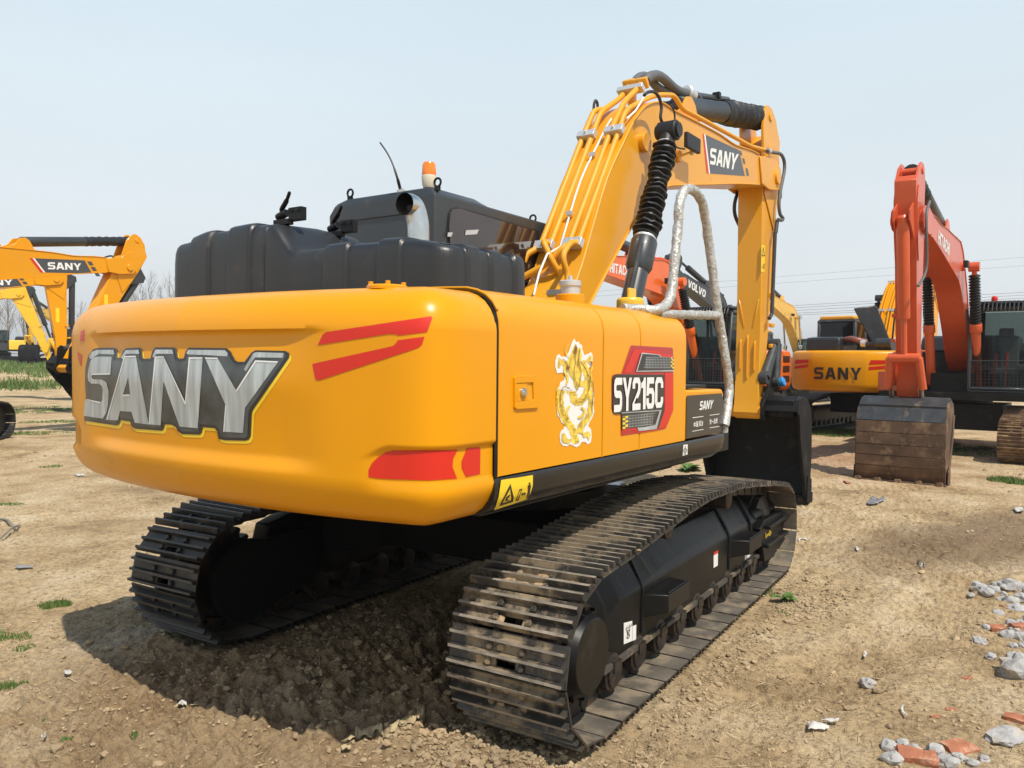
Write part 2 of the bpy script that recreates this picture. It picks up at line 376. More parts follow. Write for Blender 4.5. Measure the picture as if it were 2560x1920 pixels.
def word_px(s, quad, gap=.1, wscale=1):   # quad: pixel corners bl, br, tr, tl
    sh, Wd = word(s, gap, wscale); bl, br, tr, tl = [Vector(q) for q in quad]; o = []
    for loops in sh:
        L = []
        for l in loops:
            L.append([tuple(((bl*(1-x/Wd)+br*(x/Wd))*(1-y)+(tl*(1-x/Wd)+tr*(x/Wd))*y)) for x, y in l])
        o.append(L)
    return o
def word_fit(s, x0, y0, x1, y1, gap=.1, wscale=1, shear=0):
    sh, Wd = word(s, gap, wscale)
    return [[[(x0+(x1-x0)*x/Wd+shear*y, y0+(y1-y0)*y) for x, y in l] for l in loops] for loops in sh]
# ================================================================= components shared by all excavators
def track_path(rear=(-1.73, .40, .375), front=(1.745, .375, .36), top=None, z0=.035, n=49):
    rx, rz, rr = rear; fx, fz, fr = front; pts = []
    for k in range(25):
        a = math.radians(270-180*k/24*.97); pts.append((rx+rr*math.cos(a), rz+rr*math.sin(a)))
    pts[0] = (rx, z0)
    pts += top or [(-1.4, .80), (-1.0, .845), (-.64, .885), (-.26, .905), (.12, .905), (.52, .885), (1.19, .815)]
    for k in range(25):
        a = math.radians(88-178*k/24); pts.append((fx+fr*math.cos(a), fz+fr*math.sin(a)))
    pts[-1] = (fx, z0)
    P = [Vector((x, 0, z)) for x, z in pts]; P.append(P[0]); L = [0]
    for i in range(len(P)-1): L.append(L[-1]+(P[i+1]-P[i]).length)
    res = []
    for i in range(n*4):
        s = L[-1]*i/(n*4); k = max(j for j in range(len(L)-1) if L[j] <= s+1e-9); t = (s-L[k])/(L[k+1]-L[k]); res.append(P[k].lerp(P[k+1], t))
    return res, L[-1]
def shoe_mb(pitch, w=.6, hole=True, gh=.029):
    mb = MB(); h = pitch/2
    # plate with a mud hole, local x = along travel, z = outwards
    hx0, hx1, hy = -.060, -.030, .05
    if hole:
        mb.box(((-h+.006+hx0)/2, 0, 0), (hx0+h-.008, w, .010)); mb.box(((hx1+h-.010)/2, 0, 0), (h-.010-hx1, w, .010))
        for s in (-1, 1): mb.box(((hx0+hx1)/2, s*(hy+w/2)/2, 0), (hx1-hx0, w/2-hy, .010))
    else: mb.box((0, 0, 0), (pitch-.016, w, .01))
    for gx, a in ((-h+.018, 1), (-h+.082, 1), (-h+.146, 1)):
        b = .014; t = .0065
        q = [(gx-b, .004), (gx+b, .004), (gx+t, gh+.005), (gx-t, gh+.005)]
        mb.prism(q, -w/2+.006, w/2-.006)
    for bx in (-.046, .020):
        for by in (-.085, .085): mb.lathe([(.017, .004), (.017, .02), (.012, .024)], (bx, by, 0), (0, 0, 1), 6)
    return mb
def link_mb(pitch):
    mb = MB(); h = pitch/2
    for s in (-1, 1):
        mb.prism([(-h-.015, -.085), (h-.03, -.095), (h+.015, -.075), (h+.015, -.03), (h-.02, -.006), (-h+.03, -.006), (-h-.015, -.04)], s*.075-.018, s*.075+.018)
    mb.cyl((-h, -.1, -.05), (-h, .1, -.05), .026, 10)
    return mb
def place_on(res, i, n, L):
    N = len(res); a = res[(i*4) % N]; c = res[(i*4+4) % N]; t = (c-a).normalized(); nrm = Vector((-t.z, 0, t.x))
    m = Matrix.Identity(4)
    for j in range(3): m[j][0] = t[j]; m[j][1] = (0, 1, 0)[j]; m[j][2] = nrm[j]
    # mid
    m.translation = (a+c)/2; return m
def smap(F0, T0, F1, T1):      # similarity map in the xz plane
    a = complex(*F0); b = complex(*T0); c = complex(*F1); d = complex(*T1); k = (d-c)/(b-a)
    def f(p):
        q = (complex(p[0], p[1])-a)*k+c; return (q.real, q.imag)
    f.k = k; return f
def m3(f, p):
    q = f((p[0], p[2])); return Vector((q[0], p[1], q[1]))
def xz(p): return (p[0], p[2])
BY = .205
UPX = [z3(480,1420), z3(585,1080), z3(678,766), c5(870,1150), c5(1000,880), c5(1130,690), c5(1240,612), c5(1380,592), c5(1480,640), c5(1600,720), c5(1900,870), c5(2212,1040), z3(1500,545), z3(1600,578), z3(1650,605)]
BUP = [xz(U(p, y=-BY)) for p in UPX]
BLOW = [(.60, 2.17), (1.0, 2.58), (1.40, 2.96), (1.68, 3.18), (1.98, 3.335), (2.35, 3.42), (3.0, 3.545), (3.9, 3.72), (4.65, 3.845)]
FOOT0, TIP0, BKT0 = (-.08, 1.72), (5.27, 4.04), (5.0, 1.14)
BUP = [(-.22, 1.80), (.05, 2.03)]+BUP
BLOW = [(-.10, 1.57), (.15, 1.68)]+BLOW
def boom_profile(f):
    up = sm2(BUP, 3); lo = sm2(BLOW, 3)
    tip = [(5.05, 4.215), (5.33, 4.17), (5.42, 4.08), (5.42, 3.98), (5.3, 3.90), (5.0, 3.88)]
    return [f(p) for p in up], [f(p) for p in tip], [f(p) for p in lo]
def build_boom(f, root, pm, mtx=None, pipes=True, hw=BY):
    up, tip, lo = boom_profile(f)
    b = MB().prism(up+tip+lo[::-1], -hw, hw)
    # overhanging top and bottom plates
    k = abs(f.k)
    for line, s in ((up, 1), (lo[4:], -1)):
        n = len(line); q = []
        for i in range(n):
            a = Vector(line[max(i-1, 0)]); c = Vector(line[min(i+1, n-1)]); t = (c-a).normalized(); nn = Vector((-t.y, t.x))*s
            q.append((Vector(line[i]), Vector(line[i])+nn*.014))
        pl = [tuple(a-(c-a)*.3) for a, c in q]+[tuple(c) for a, c in q][::-1]
        b.prism(pl, -hw-.014, hw+.014)
    # bosses
    for (x, z, r, l) in ((1.50, 3.62, .085, .05), (5.27, 4.04, .085, .05), (-.08, 1.72, .12, .05)):
        c = f((x, z)); b.cyl((c[0], -hw-l, c[1]), (c[0], hw+l, c[1]), r, 24)
    # end bracket plates
    for s in (-1, 1):
        b.prism([f(p) for p in [(4.62, 4.16), (4.7, 3.86), (5.0, 3.84), (5.38, 3.9), (5.47, 4.02), (5.43, 4.17), (5.3, 4.24), (5.0, 4.25)]], s*(hw+.002), s*(hw+.022))
    # stick cylinder lug on top
    for s in (-1, 1):
        b.prism([f(p) for p in [(2.2, 4.02), (2.95, 4.12), (2.84, 4.30), (2.74, 4.36), (2.62, 4.33), (2.52, 4.2)]], s*.11, s*.14)
    o = b.build('boom', pm, root, mtx, bevel=.006, seg=1)
    return o, up
def build_arm(f, root, pm, mtx=None, detail=True):
    prof = [(4.90, 1.13), (4.94, 1.30), (4.985, 2.28), (4.955, 3.90), (4.99, 4.20), (5.30, 4.50), (5.55, 4.66), (5.63, 4.57), (5.59, 4.13), (5.50, 3.60), (5.42, 3.0), (5.32, 2.30), (5.2, 1.70), (5.12, 1.32), (5.09, 1.10), (5.0, 1.05)]
    b = MB().prism([f(p) for p in prof], -.15, .15)
    ear = [(5.00, 4.15), (4.97, 4.45), (4.95, 4.62), (5.03, 4.84), (5.1, 4.90), (5.26, 4.90), (5.44, 4.80), (5.58, 4.60), (5.52, 4.3)]
    for s in (-1, 1):
        b.prism([f(p) for p in ear], s*.118, s*.152)
        b.prism([f(p) for p in [(5.0, 3.8), (5.02, 4.2), (5.15, 4.42), (5.5, 4.52), (5.58, 4.3), (5.52, 3.8), (5.4, 3.4)]], s*.153, s*.166)
    p = f((5.2, 4.78)); b.cyl((p[0], -.17, p[1]), (p[0], .17, p[1]), .055)
    p = f((5.0, 1.14)); b.cyl((p[0], -.2, p[1]), (p[0], .2, p[1]), .075)
    if detail:
        for y, z0, z1 in ((.088, 1.62, 2.05), (0, 1.5, 2.1), (-.088, 1.60, 2.03)):
            q = [f(v) for v in [(4.97, z0), (4.93, z0+.06), (4.945, z1-.05), (4.985, z1)]]; b.prism(q, y-.009, y+.009)
        # V shaped stiffener
        for s in (-1, 1):
            a = [f(v) for v in [(4.972, 2.52), (4.972, 2.17)]]
            b.hexa([(a[0][0], s*.13, a[0][1]), (a[0][0], s*.115, a[0][1]), (a[1][0], s*.045, a[1][1]), (a[1][0], s*.06, a[1][1])],
                   [(a[0][0]+.03, s*.13, a[0][1]), (a[0][0]+.03, s*.115, a[0][1]), (a[1][0]+.03, s*.045, a[1][1]), (a[1][0]+.03, s*.06, a[1][1])])
        for z in (2.62, 2.24, 1.98):
            q = [f(v) for v in [(5.3, z), (5.42, z), (5.42, z-.05), (5.3, z-.05)]]; b.prism(q, -.19, -.15)
    o = b.build('arm', pm, root, mtx, bevel=.005, seg=1); return o
def bellows(path_a, path_b, r0, r1, n, M_=None):
    a, b = Vector(path_a), Vector(path_b); L = (b-a).length; pr = [(r0*.8, 0)]
    for i in range(n):
        z = L*(i+.1)/n; pr += [(r0, z), (r1, z+L/n*.28), (r1, z+L/n*.52), (r0, z+L/n*.8)]
    pr.append((r0*.8, L)); return MB().lathe(pr, a, b-a, 20)
def build_bucket(f, root, m='bucket', mtx=None, hw=.62, teeth=True, name='bucket'):
    out_ = [(4.96, 1.16), (5.04, 1.30), (5.22, 1.335), (5.39, 1.30), (5.53, 1.20), (5.60, 1.05), (5.625, .8), (5.62, .5), (5.60, .33), (5.56, .18), (5.50, .06)]
    inn = [(5.46, .06), (5.52, .2), (5.575, .5), (5.585, .8), (5.56, 1.04), (5.50, 1.16), (5.38, 1.26), (5.22, 1.295), (5.08, 1.27), (5.0, 1.15)]
    lip = [(5.00, 1.12), (5.06, .82), (5.16, .55), (5.30, .30), (5.34, .08)]
    b = MB().prism([f(p) for p in out_+inn], -hw+.02, hw-.02)
    side = [f(p) for p in out_]+[f(p) for p in lip[::-1]]
    for s in (-1, 1):
        b.prism(side, s*(hw-.022), s*hw)
        # reinforcing edge strips
        b.prism([f(p) for p in [(4.985, 1.13), (5.045, .8), (5.145, .54), (5.28, .29), (5.33, .04), (5.40, .04), (5.36, .33), (5.22, .60), (5.13, .84), (5.08, 1.12)]], s*(hw+.001), s*(hw+.018))
        b.prism([f(p) for p in [(5.35, .36), (5.52, .30), (5.52, .02), (5.33, .02)]], s*(hw+.019), s*(hw+.035))
        # pin ears
        b.prism([f(p) for p in [(4.88, 1.10), (4.93, 1.04), (5.05, 1.05), (5.30, 1.30), (5.36, 1.50), (5.30, 1.60), (5.20, 1.58), (5.02, 1.32), (4.90, 1.22)]], s*.19, s*.225)
        b.prism([f(p) for p in [(5.0, 1.09), (5.0, 1.29), (5.16, 1.345), (5.16, 1.10)]], s*.226, s*(hw-.06))
    p = f((5.45, .1)); q = f((5.47, .03))
    b.prism([f(v) for v in [(5.42, .10), (5.64, .12), (5.64, .0), (5.40, .0)]], -hw-.02, hw+.02)
    o = b.build(name, m, root, mtx, bevel=.004, seg=1)
    if teeth:
        for i in range(5):
            y = -hw+.06+i*(2*hw-.12)/4
            t = MB().prism([f(v) for v in [(5.385, .07), (5.655, .15), (5.665, .03), (5.56, -.12), (5.50, -.12), (5.40, -.02)]], y-.045, y+.045)
            t.build('tooth', 'rustshoe' if m == 'bucketrust' else 'roller', o, mtx, bevel=.008, seg=1)
    return o
def offset_path(line, y, h):
    n = len(line); o = []
    for i in range(n):
        a = Vector(line[max(i-1, 0)]); c = Vector(line[min(i+1, n-1)]); t = (c-a).normalized(); nn = Vector((-t.y, t.x)); p = Vector(line[i])+nn*h
        o.append(Vector((p.x, y, p.y)))
    return o

# ================================================================= the excavator in the foreground
ex = thing('excavator', 'golden yellow excavator filling the foreground, big silver letters on its counterweight', 'excavator')
# ---- undercarriage
M['deepblack'] = mat('black_frame_paint', (.004, .004, .004), .8, spec=.2); M['rail'] = mat('dusty_rail', (.07, .06, .05), .6, dirt=((.30, .23, .14), .4, 6))
res, LEN = track_path(); NS = 49; pitch = LEN/NS
shoe_me = shoe_mb(pitch).mesh('track_shoe', M['shoe'], 30); shoe_me2 = shoe_mb(pitch).mesh('track_shoe', M['shoe2'], 30)
for me__, tm__ in ((shoe_me, 'shoetip'), (shoe_me2, 'shoetip2')):
    me__.materials.append(M[tm__]); me__.materials.append(M['shoeinner'])
    for p_ in me__.polygons:
        if p_.center.z > .030: p_.material_index = 1
        elif p_.center.z < -.004: p_.material_index = 2
for yc, sme in ((-1.19, shoe_me), (1.19, shoe_me2)):
    chain = MB()
    lk = link_mb(pitch)
    for i in range(NS):
        mm = Matrix.Translation((0, yc, 0))@place_on(res, i, NS, LEN)
        chain.add([mm@v for v in lk.v], lk.f)
    ch = chain.build('track', 'roller', ex)
    for i in range(NS):
        mm = Matrix.Translation((0, yc, 0))@place_on(res, i, NS, LEN)
        j = Matrix.Rotation(random.uniform(-.012, .012), 4, 'X')@Matrix.Translation((0, 0, random.uniform(-.002, .002)))
        s = bpy.data.objects.new('track_shoe', sme); C.objects.link(s); s.parent = ch; s.matrix_world = mm@j
        s.matrix_local = mm@j
    sg = -1 if yc < 0 else 1
    # frame: box beam with a sloping top, chamfered ends
    def sec(x, zt, zb, yo, zi, yi): return [(x, yc+sg*yo, zb), (x, yc+sg*yo, zt), (x, yc+sg*yi, zi), (x, yc-sg*.12, zi), (x, yc-sg*.12, zb)]
    secs = [sec(-1.42, .50, .24, .05, .66, .0), sec(-1.22, .515, .22, .145, .70, .03), sec(1.25, .50, .215, .145, .69, .03), sec(1.55, .47, .20, .145, .60, .03), sec(1.92, .44, .19, .13, .50, .03)]
    fr = MB().grid(secs, closed_u=True)
    fr.f += [tuple(range(5))[::-1], tuple(range(20, 25))]
    fo = fr.build('track_frame', 'frameblack', ex, bevel=.015, seg=3)
    MB().box((.1, yc+sg*.142, .212), (3.1, .05, .026)).build('frame_rail', 'rail', fo)
    for wx in (-.95, .64, 1.18):
        wd = MB().tube([(wx, yc+sg*.150, .27), (wx+.01, yc+sg*.151, .50), (wx+.02, yc+sg*.135, .535), (wx+.03, yc+sg*.04, .695)], .010, 6)
        for v_ in wd.v: v_ += Vector(noise.noise_vector(v_*60))*.004
        wd.build('weld_seam', 'frameblack', fo)
    # front fork around the idler
    fk = MB()
    fk.prism([(1.3, .45), (1.42, .50), (2.0, .48), (2.06, .42), (2.06, .30), (1.75, .14), (1.45, .16)], yc+sg*.15, yc+sg*.20)
    fk.box((1.74, yc+sg*.215, .44), (.62, .06, .03)); fk.box((1.72, yc+sg*.215, .30), (.66, .06, .03))
    fk.cyl((1.38, yc+sg*.06, .50), (2.02, yc+sg*.06, .50), .075, 20, .01)
    fk.build('idler_bracket', 'frameblack', ex, bevel=.006, seg=2)
    if sg < 0:
        # steps on the frame
        for x0, x1, z in ((-.92, -.50, .50), (.68, 1.10, .50)):
            st = MB(); yo = yc-.145
            st.hexa([(x0, yo, z-.16), (x0+.06, yo-.125, z-.13), (x1-.02, yo-.125, z-.13), (x1, yo, z-.16)], [(x0, yo, z-.03), (x0+.06, yo-.125, z-.03), (x1-.02, yo-.125, z-.03), (x1, yo, z-.03)])
            n = 13
            for i in range(n):
                xx = x0+.08+(x1-.12-x0)*i/(n-1); st.prism([(xx-.010, z-.03), (xx+.010, z-.03), (xx, z-.012)], yo-.125, yo-.112)
            st.build('step', 'frameblack', ex, bevel=.006)
    # rollers
    for x in [-1.3+.32*i for i in range(9)]:
        r = MB().lathe([(.055, -.165), (.075, -.16), (.075, -.15), (.095, -.145), (.095, -.10), (.075, -.095), (.075, .095), (.095, .10), (.095, .145), (.075, .15), (.075, .16), (.055, .165)], (x, yc, .165), (0, 1, 0), 18)
        for s in (-1, 1): r.box((x, yc+s*.16, .20), (.09, .03, .05))
        r.build('roller', 'roller', ex)
    for x in (-.55, .62): MB().lathe([(.05, -.13), (.07, -.12), (.07, .12), (.05, .13)], (x, yc+sg*.03, .775), (0, 1, 0), 16).build('carrier_roller', 'roller', ex)
    # inner cover plate around the drive motor
    cvp = [(-1.70+.27*math.cos(math.radians(a)), .385+.25*math.sin(math.radians(a))) for a in range(60, 300, 12)]+[(-1.28, .25), (-1.1, .3), (-1.1, .62), (-1.4, .63)]
    MB().prism(cvp, yc-sg*.24, yc-sg*.28).build('motor_guard', 'deepblack', ex, bevel=.006)
    # idler and sprocket with the final drive cover
    MB().lathe([(.08, -.16), (.26, -.10), (.265, -.05), (.285, -.045), (.285, .045), (.265, .05), (.26, .10), (.08, .16)], (1.735, yc, .38), (0, 1, 0), 40).build('idler', 'roller', ex)
    sp = MB(); teeth = []
    for i in range(84):
        a = 2*math.pi*i/84; ph = i % 4; rr = (.255, .30, .30, .255)[ph]; teeth.append((-1.73+rr*math.cos(a), .40+rr*math.sin(a)))
    sp.prism(teeth, yc-.03, yc+.03)
    sp.lathe([(.20, 0), (.24, .02), (.24, .12), (.225, .15)], (-1.73, yc+sg*.01, .40), (0, sg, 0), 40)
    sp.build('sprocket', 'roller', ex)
    fd = MB().lathe([(.24, .06), (.24, .13), (.23, .14), (.215, .142), (.215, .155), (.205, .158), (.172, .222), (.168, .225), (.0, .225)], (-1.70, yc, .385), (0, sg, 0), 56)
    for i in range(12):
        a = 2*math.pi*i/12; fd.cyl((-1.70+.21*math.cos(a), yc+sg*.14, .385+.21*math.sin(a)), (-1.70+.21*math.cos(a), yc+sg*.185, .385+.21*math.sin(a)), .009, 6)
    fd.build('final_drive', 'frameblack', ex, angle=18)
M['deepblack'] = mat('black_frame_paint', (.004, .004, .004), .8, spec=.2)
# centre frame and slew ring
cf = MB(); cf.box((0, 0, .62), (1.7, 1.3, .28)); 
for s in (-1, 1):
    for x in (-1, 1): cf.hexa([(x*.2, s*.4, .5), (x*.75, s*.4, .5), (x*1.15, s*1.15, .38), (x*.7, s*1.15, .38)], [(x*.2, s*.4, .76), (x*.75, s*.4, .76), (x*1.15, s*1.15, .62), (x*.7, s*1.15, .62)])
cf.build('centre_frame', 'deepblack', ex, bevel=.01)
MB().lathe([(.55, .70), (.62, .70), (.62, .86), (.58, .88), (.58, .97), (.66, .98), (.66, 1.06), (.5, 1.06)], (0, 0, 0), (0, 0, 1), 48).build('slewing_ring', 'frameblack', ex)
# stickers on the frame
def Wside(zoomf, x, y): p = W(zoomf(x, y), y=-1.336); return (p.x, p.z)
fh = frame_hit((0, -1.3365, 0), (1, 0, 0), (0, 0, 1))
def stick(loops, m, off, name, y=None, parent=ex):
    h = fh if y is None else frame_hit((0, y, 0), (1, 0, 0), (0, 0, 1))
    return decal_surf(loops, h, off, name, m, parent)
for zf_, quads in ((t1, [[(1690,395),(1768,375),(1768,560),(1690,592)], [(1770,425),(1805,410),(1803,545),(1770,562)]]), (t2, [[(1480,945),(1500,935),(1500,1010),(1480,1025)], [(1502,885),(1537,868),(1535,985),(1502,1010)]])):
    lo = [[[Wside(zf_, *p) for p in q]] for q in quads]
    st = stick(lo, 'white', .002, 'lifting_point_sticker')
    x0, z0 = lo[0][0][3]; x1, z1 = lo[0][0][1]; dx = x1-x0; dz = z1-z0
    if zf_ is t1:
        sh = []
        for k in range(4): sh.append([[(x0+dx*(.2+.2*k), z0+dz*.80), (x0+dx*(.3+.2*k), z0+dz*.80), (x0+dx*(.25+.2*k), z0+dz*.92)]])
        sh.append([[(x0+dx*.15, z0+dz*.74), (x0+dx*.92, z0+dz*.74), (x0+dx*.92, z0+dz*.77), (x0+dx*.15, z0+dz*.77)]])
        for (cx, cz, r) in ((.5, .55, .17), (.5, .28, .2)):
            n = 16; sh.append([[(x0+dx*cx+r*dx*math.cos(2*math.pi*i/n), z0+dz*cz+r*dz*.6*math.sin(2*math.pi*i/n)) for i in range(n)], [(x0+dx*cx+r*.5*dx*math.cos(2*math.pi*i/n), z0+dz*cz+r*dz*.3*math.sin(2*math.pi*i/n)) for i in range(n)]])
        for (a, b) in (((.3, .7), (.42, .4)), ((.7, .7), (.58, .4))): sh.append([[(x0+dx*a[0]-.004, z0+dz*a[1]), (x0+dx*a[0]+.004, z0+dz*a[1]), (x0+dx*b[0]+.004, z0+dz*b[1]), (x0+dx*b[0]-.004, z0+dz*b[1])]])
        stick(sh, 'decaldark', .0035, 'symbol', parent=st)
lo = [[[Wside(t2, *p) for p in [(1160,955),(1205,928),(1203,1080),(1160,1105)]]]]
stick(lo, 'white', .002, 'grease_sticker')
stick([[[Wside(t2, *p) for p in [(1160,945),(1205,922),(1205,950),(1160,975)]]]], 'red', .0035, 'grease_sticker')
ya = [(1690,735),(1702,765),(1725,745),(1735,712),(1757,740),(1735,780),(1728,770),(1705,790),(1695,805)]
stick([[[(W(t2(*p), y=-1.392).x, W(t2(*p), y=-1.392).z) for p in ya]]], 'decalyellow', .002, 'arrow_mark', y=-1.392)

# ---- counterweight
def plan_cw():
    half = [(-2.2, -1.352), (-2.30, -1.352), (-2.40, -1.351), (-2.49, -1.335), (-2.56, -1.29), (-2.605, -1.21), (-2.64, -1.08), (-2.68, -.9), (-2.72, -.66), (-2.75, -.38), (-2.765, 0)]
    P = sm([(x, y, 0) for x, y in half], 14); full = P+[Vector((p.x, -p.y, 0)) for p in P[:-1]][::-1]
    L = [0]
    for i in range(len(full)-1): L.append(L[-1]+(full[i+1]-full[i]).length)
    N = 300; o = []
    for i in range(N+1):
        s = L[-1]*i/N; k = min(max(j for j in range(len(L)) if L[j] <= s+1e-9), len(L)-2); t = (s-L[k])/(L[k+1]-L[k]); o.append(full[k].lerp(full[k+1], t))
    return o
pl = plan_cw(); NP = len(pl); nrm = []
for i in range(NP):
    a, b = pl[max(i-1, 0)], pl[min(i+1, NP-1)]; t = (b-a).normalized(); nrm.append(Vector((-t.y, t.x, 0))*-1)
if nrm[NP//2].x > 0: nrm = [-n for n in nrm]
vp = [(.26, 1.078), (.20, 1.080), (.15, 1.086), (.10, 1.103), (.062, 1.130), (.034, 1.165), (.014, 1.205), (.003, 1.245), (0, 1.27)]
zs = [1.27+(1.86-1.27)*i/70 for i in range(1, 71)]
vp += [(0, z) for z in zs]+[(.003, 1.88), (.012, 1.915), (.030, 1.95), (.058, 1.983), (.095, 2.008), (.14, 2.024), (.19, 2.030), (.26, 2.032)]
def sst(a, b, x):
    t = min(max((x-a)/(b-a), 0), 1); return t*t*(3-2*t)
def recess(p, z):
    y = abs(p.y); d = 0
    if p.x < -2.6:
        e = 1-sst(.62, .92, y)
        d += .028*e*sst(1.862, 1.845, z)*sst(1.60, 1.86, z)       # crease under the brow
        d -= .020*e*sst(1.262, 1.285, z)*(1-sst(1.285, 1.36, z)) *0
        d += .022*e*(1-sst(1.284, 1.315, z))*sst(1.17, 1.284, z)*0
        d += .024*e*sst(1.275, 1.345, z)*(1-sst(1.345, 1.8, z))
    # lamp recess round the corner
    e = sst(1.02, 1.16, y)
    d += .016*e*sst(1.250, 1.268, z)*(1-sst(1.398-.05*(1-e), 1.410-.05*(1-e), z))
    return d
rows = []
for ins, z in vp:
    rows.append([pl[i]-nrm[i]*(ins+recess(pl[i], z))+Vector((0, 0, z)) for i in range(NP)])
cwm = MB().grid(rows)
n0 = len(cwm.v)
K = NP
cwm.f.append(tuple(range(K))); cwm.f.append(tuple((len(rows)-1)*K+i for i in range(K)))
cw = cwm.build('counterweight', 'yellow', ex, MU, angle=50)
for p in cw.data.polygons: pass
bv_cw = BVHTree.FromPolygons([tuple(v) for v in cwm.v], cwm.f[:-2])
hcw = hit_bvh(bv_cw)
def px(zoomf, pts): return [zoomf(*p) for p in pts]
# big silver lettering with a black outline and a yellow trim
outl = [(126,748),(124,720),(130,700),(133,620),(128,560),(130,480),(145,420),(170,388),(200,381),(280,382),(292,400),(290,430),(306,432),(318,400),(335,384),(405,381),(415,392),(418,430),(425,437),(458,435),(466,400),(480,380),(575,380),(590,393),(595,430),(605,437),(625,434),(634,400),(648,381),(840,384),(860,400),(885,445),(897,452),(930,452),(966,405),(985,394),(1135,397),(1155,408),(1155,430),(975,690),(968,705),(962,825),(952,842),(935,848),(830,846),(800,838),(792,800),(780,785),(722,780),(716,808),(705,818),(615,815),(595,800),(585,780),(565,768),(530,766),(525,790),(515,798),(380,788),(362,775),(355,752),(308,745),(302,765),(288,772)]
trim = [(x+9, y+15) for x, y in outl]
decal_surf([[px(z7, trim)]], hcw, .0015, 'lettering_trim', 'decalyellow', cw, 9, MU)
decal_surf([[px(z7, outl)]], hcw, .003, 'lettering_outline', 'decaldark', cw, 9, MU)
inn = offs([Vector(p) for p in outl], 15)
decal_surf([[px(z7, inn)]], hcw, .0045, 'lettering_shade', 'silverdark', cw, 9, MU)
LET = [(zL, [[(892,1050),(780,1048),(745,1058),(722,1085),(708,1150),(702,1200),(708,1240),(730,1260),(790,1262),(812,1275),(822,1310),(818,1385),(806,1412),(688,1388),(680,1400),(672,1515),(820,1536),(850,1490),(864,1420),(868,1320),(850,1250),(815,1230),(745,1226),(732,1212),(738,1190),(882,1186)]]),
       (z7, [[(240,742),(330,427),(388,425),(452,766),(382,757),(365,702),(308,698),(298,745)], [(349,530),(359,616),(323,616)]]),
       (z7, [[(453,765),(484,428),(527,427),(635,660),(655,432),(723,432),(698,785),(607,776),(527,550),(512,770)]]),
       (z7, [[(735,433),(798,434),(893,598),(988,447),(1103,451),(935,683),(925,808),(828,802),(838,668)]])]
for zz, loops in LET:
    decal_surf([[px(zz, l) for l in loops]], hcw, .006, 'silver_letter', 'silver', cw, 8, MU)
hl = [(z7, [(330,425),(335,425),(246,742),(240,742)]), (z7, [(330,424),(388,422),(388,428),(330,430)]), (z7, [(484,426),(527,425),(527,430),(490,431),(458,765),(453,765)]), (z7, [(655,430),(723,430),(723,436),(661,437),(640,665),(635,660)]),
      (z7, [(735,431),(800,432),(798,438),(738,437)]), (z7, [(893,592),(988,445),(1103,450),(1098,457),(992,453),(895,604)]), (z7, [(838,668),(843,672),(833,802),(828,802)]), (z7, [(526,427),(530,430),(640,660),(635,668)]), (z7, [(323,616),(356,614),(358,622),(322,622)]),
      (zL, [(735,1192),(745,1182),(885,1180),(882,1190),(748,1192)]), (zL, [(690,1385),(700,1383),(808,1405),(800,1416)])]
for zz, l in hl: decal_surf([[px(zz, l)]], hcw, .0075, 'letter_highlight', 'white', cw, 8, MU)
# halo strokes along the tops of the backing
halo = [[(190,392),(275,392),(280,415),(200,412),(160,440),(150,425),(165,402)], [(335,394),(400,392),(405,412),(338,412),(322,440),(312,430)], [(484,391),(570,391),(575,412),(490,412),(478,432),(470,425)], [(650,392),(835,394),(850,410),(845,425),(735,418),(650,415),(640,410)], [(975,410),(990,404),(1130,408),(1125,432),(985,430),(940,500),(930,490)]]
for l in halo: decal_surf([[px(z7, l)]], hcw, .0055, 'lettering_halo', 'silver', cw, 8, MU)
bands = [[(1297,368),(1322,315),(1340,302),(1865,223),(1872,232),(1845,302),(1700,320),(1690,313),(1650,312)], [(1270,462),(1640,380),(1675,372),(1690,358),(1700,343),(1833,325),(1820,365),(1800,382),(1300,546),(1285,538)],
         [(1552,1030),(1552,995),(1570,960),(1600,930),(1640,905),(1680,895),(1998,893),(1975,940),(1972,980),(1995,1038),(1850,1048),(1600,1038)], [(2045,885),(2108,880),(2112,890),(2110,1015),(2040,1030),(2018,985),(2018,950)],
         [(124,290),(106,297),(103,345),(122,350)], [(90,402),(112,420),(108,478),(96,445)]]
for b_ in bands:
    if len(b_) in (9, 10): decal_surf([[px(z7, b_)]], hcw, .002, 'red_stripe', 'red', cw, 10, MU)
    else: decal_surf([[px(z7, b_)]], hcw, .002, 'reflector', 'red', cw, 10, MU)
# lifting cover on top
lc = MB(); q = U(z7(1645, 64), x=-2.45); q.z = 2.03
q.z = 2.022; lc.lathe([(.085, 0), (.085, .012), (.078, .018)], q, (0, 0, 1), 24)
for a in (0, 1.57, 3.14, 4.71): lc.cyl(q+Vector((.066*math.cos(a+.8), .066*math.sin(a+.8), .01)), q+Vector((.066*math.cos(a+.8), .066*math.sin(a+.8), .032)), .010, 8)
lc.build('lifting_cover', 'yellow', ex, MU)

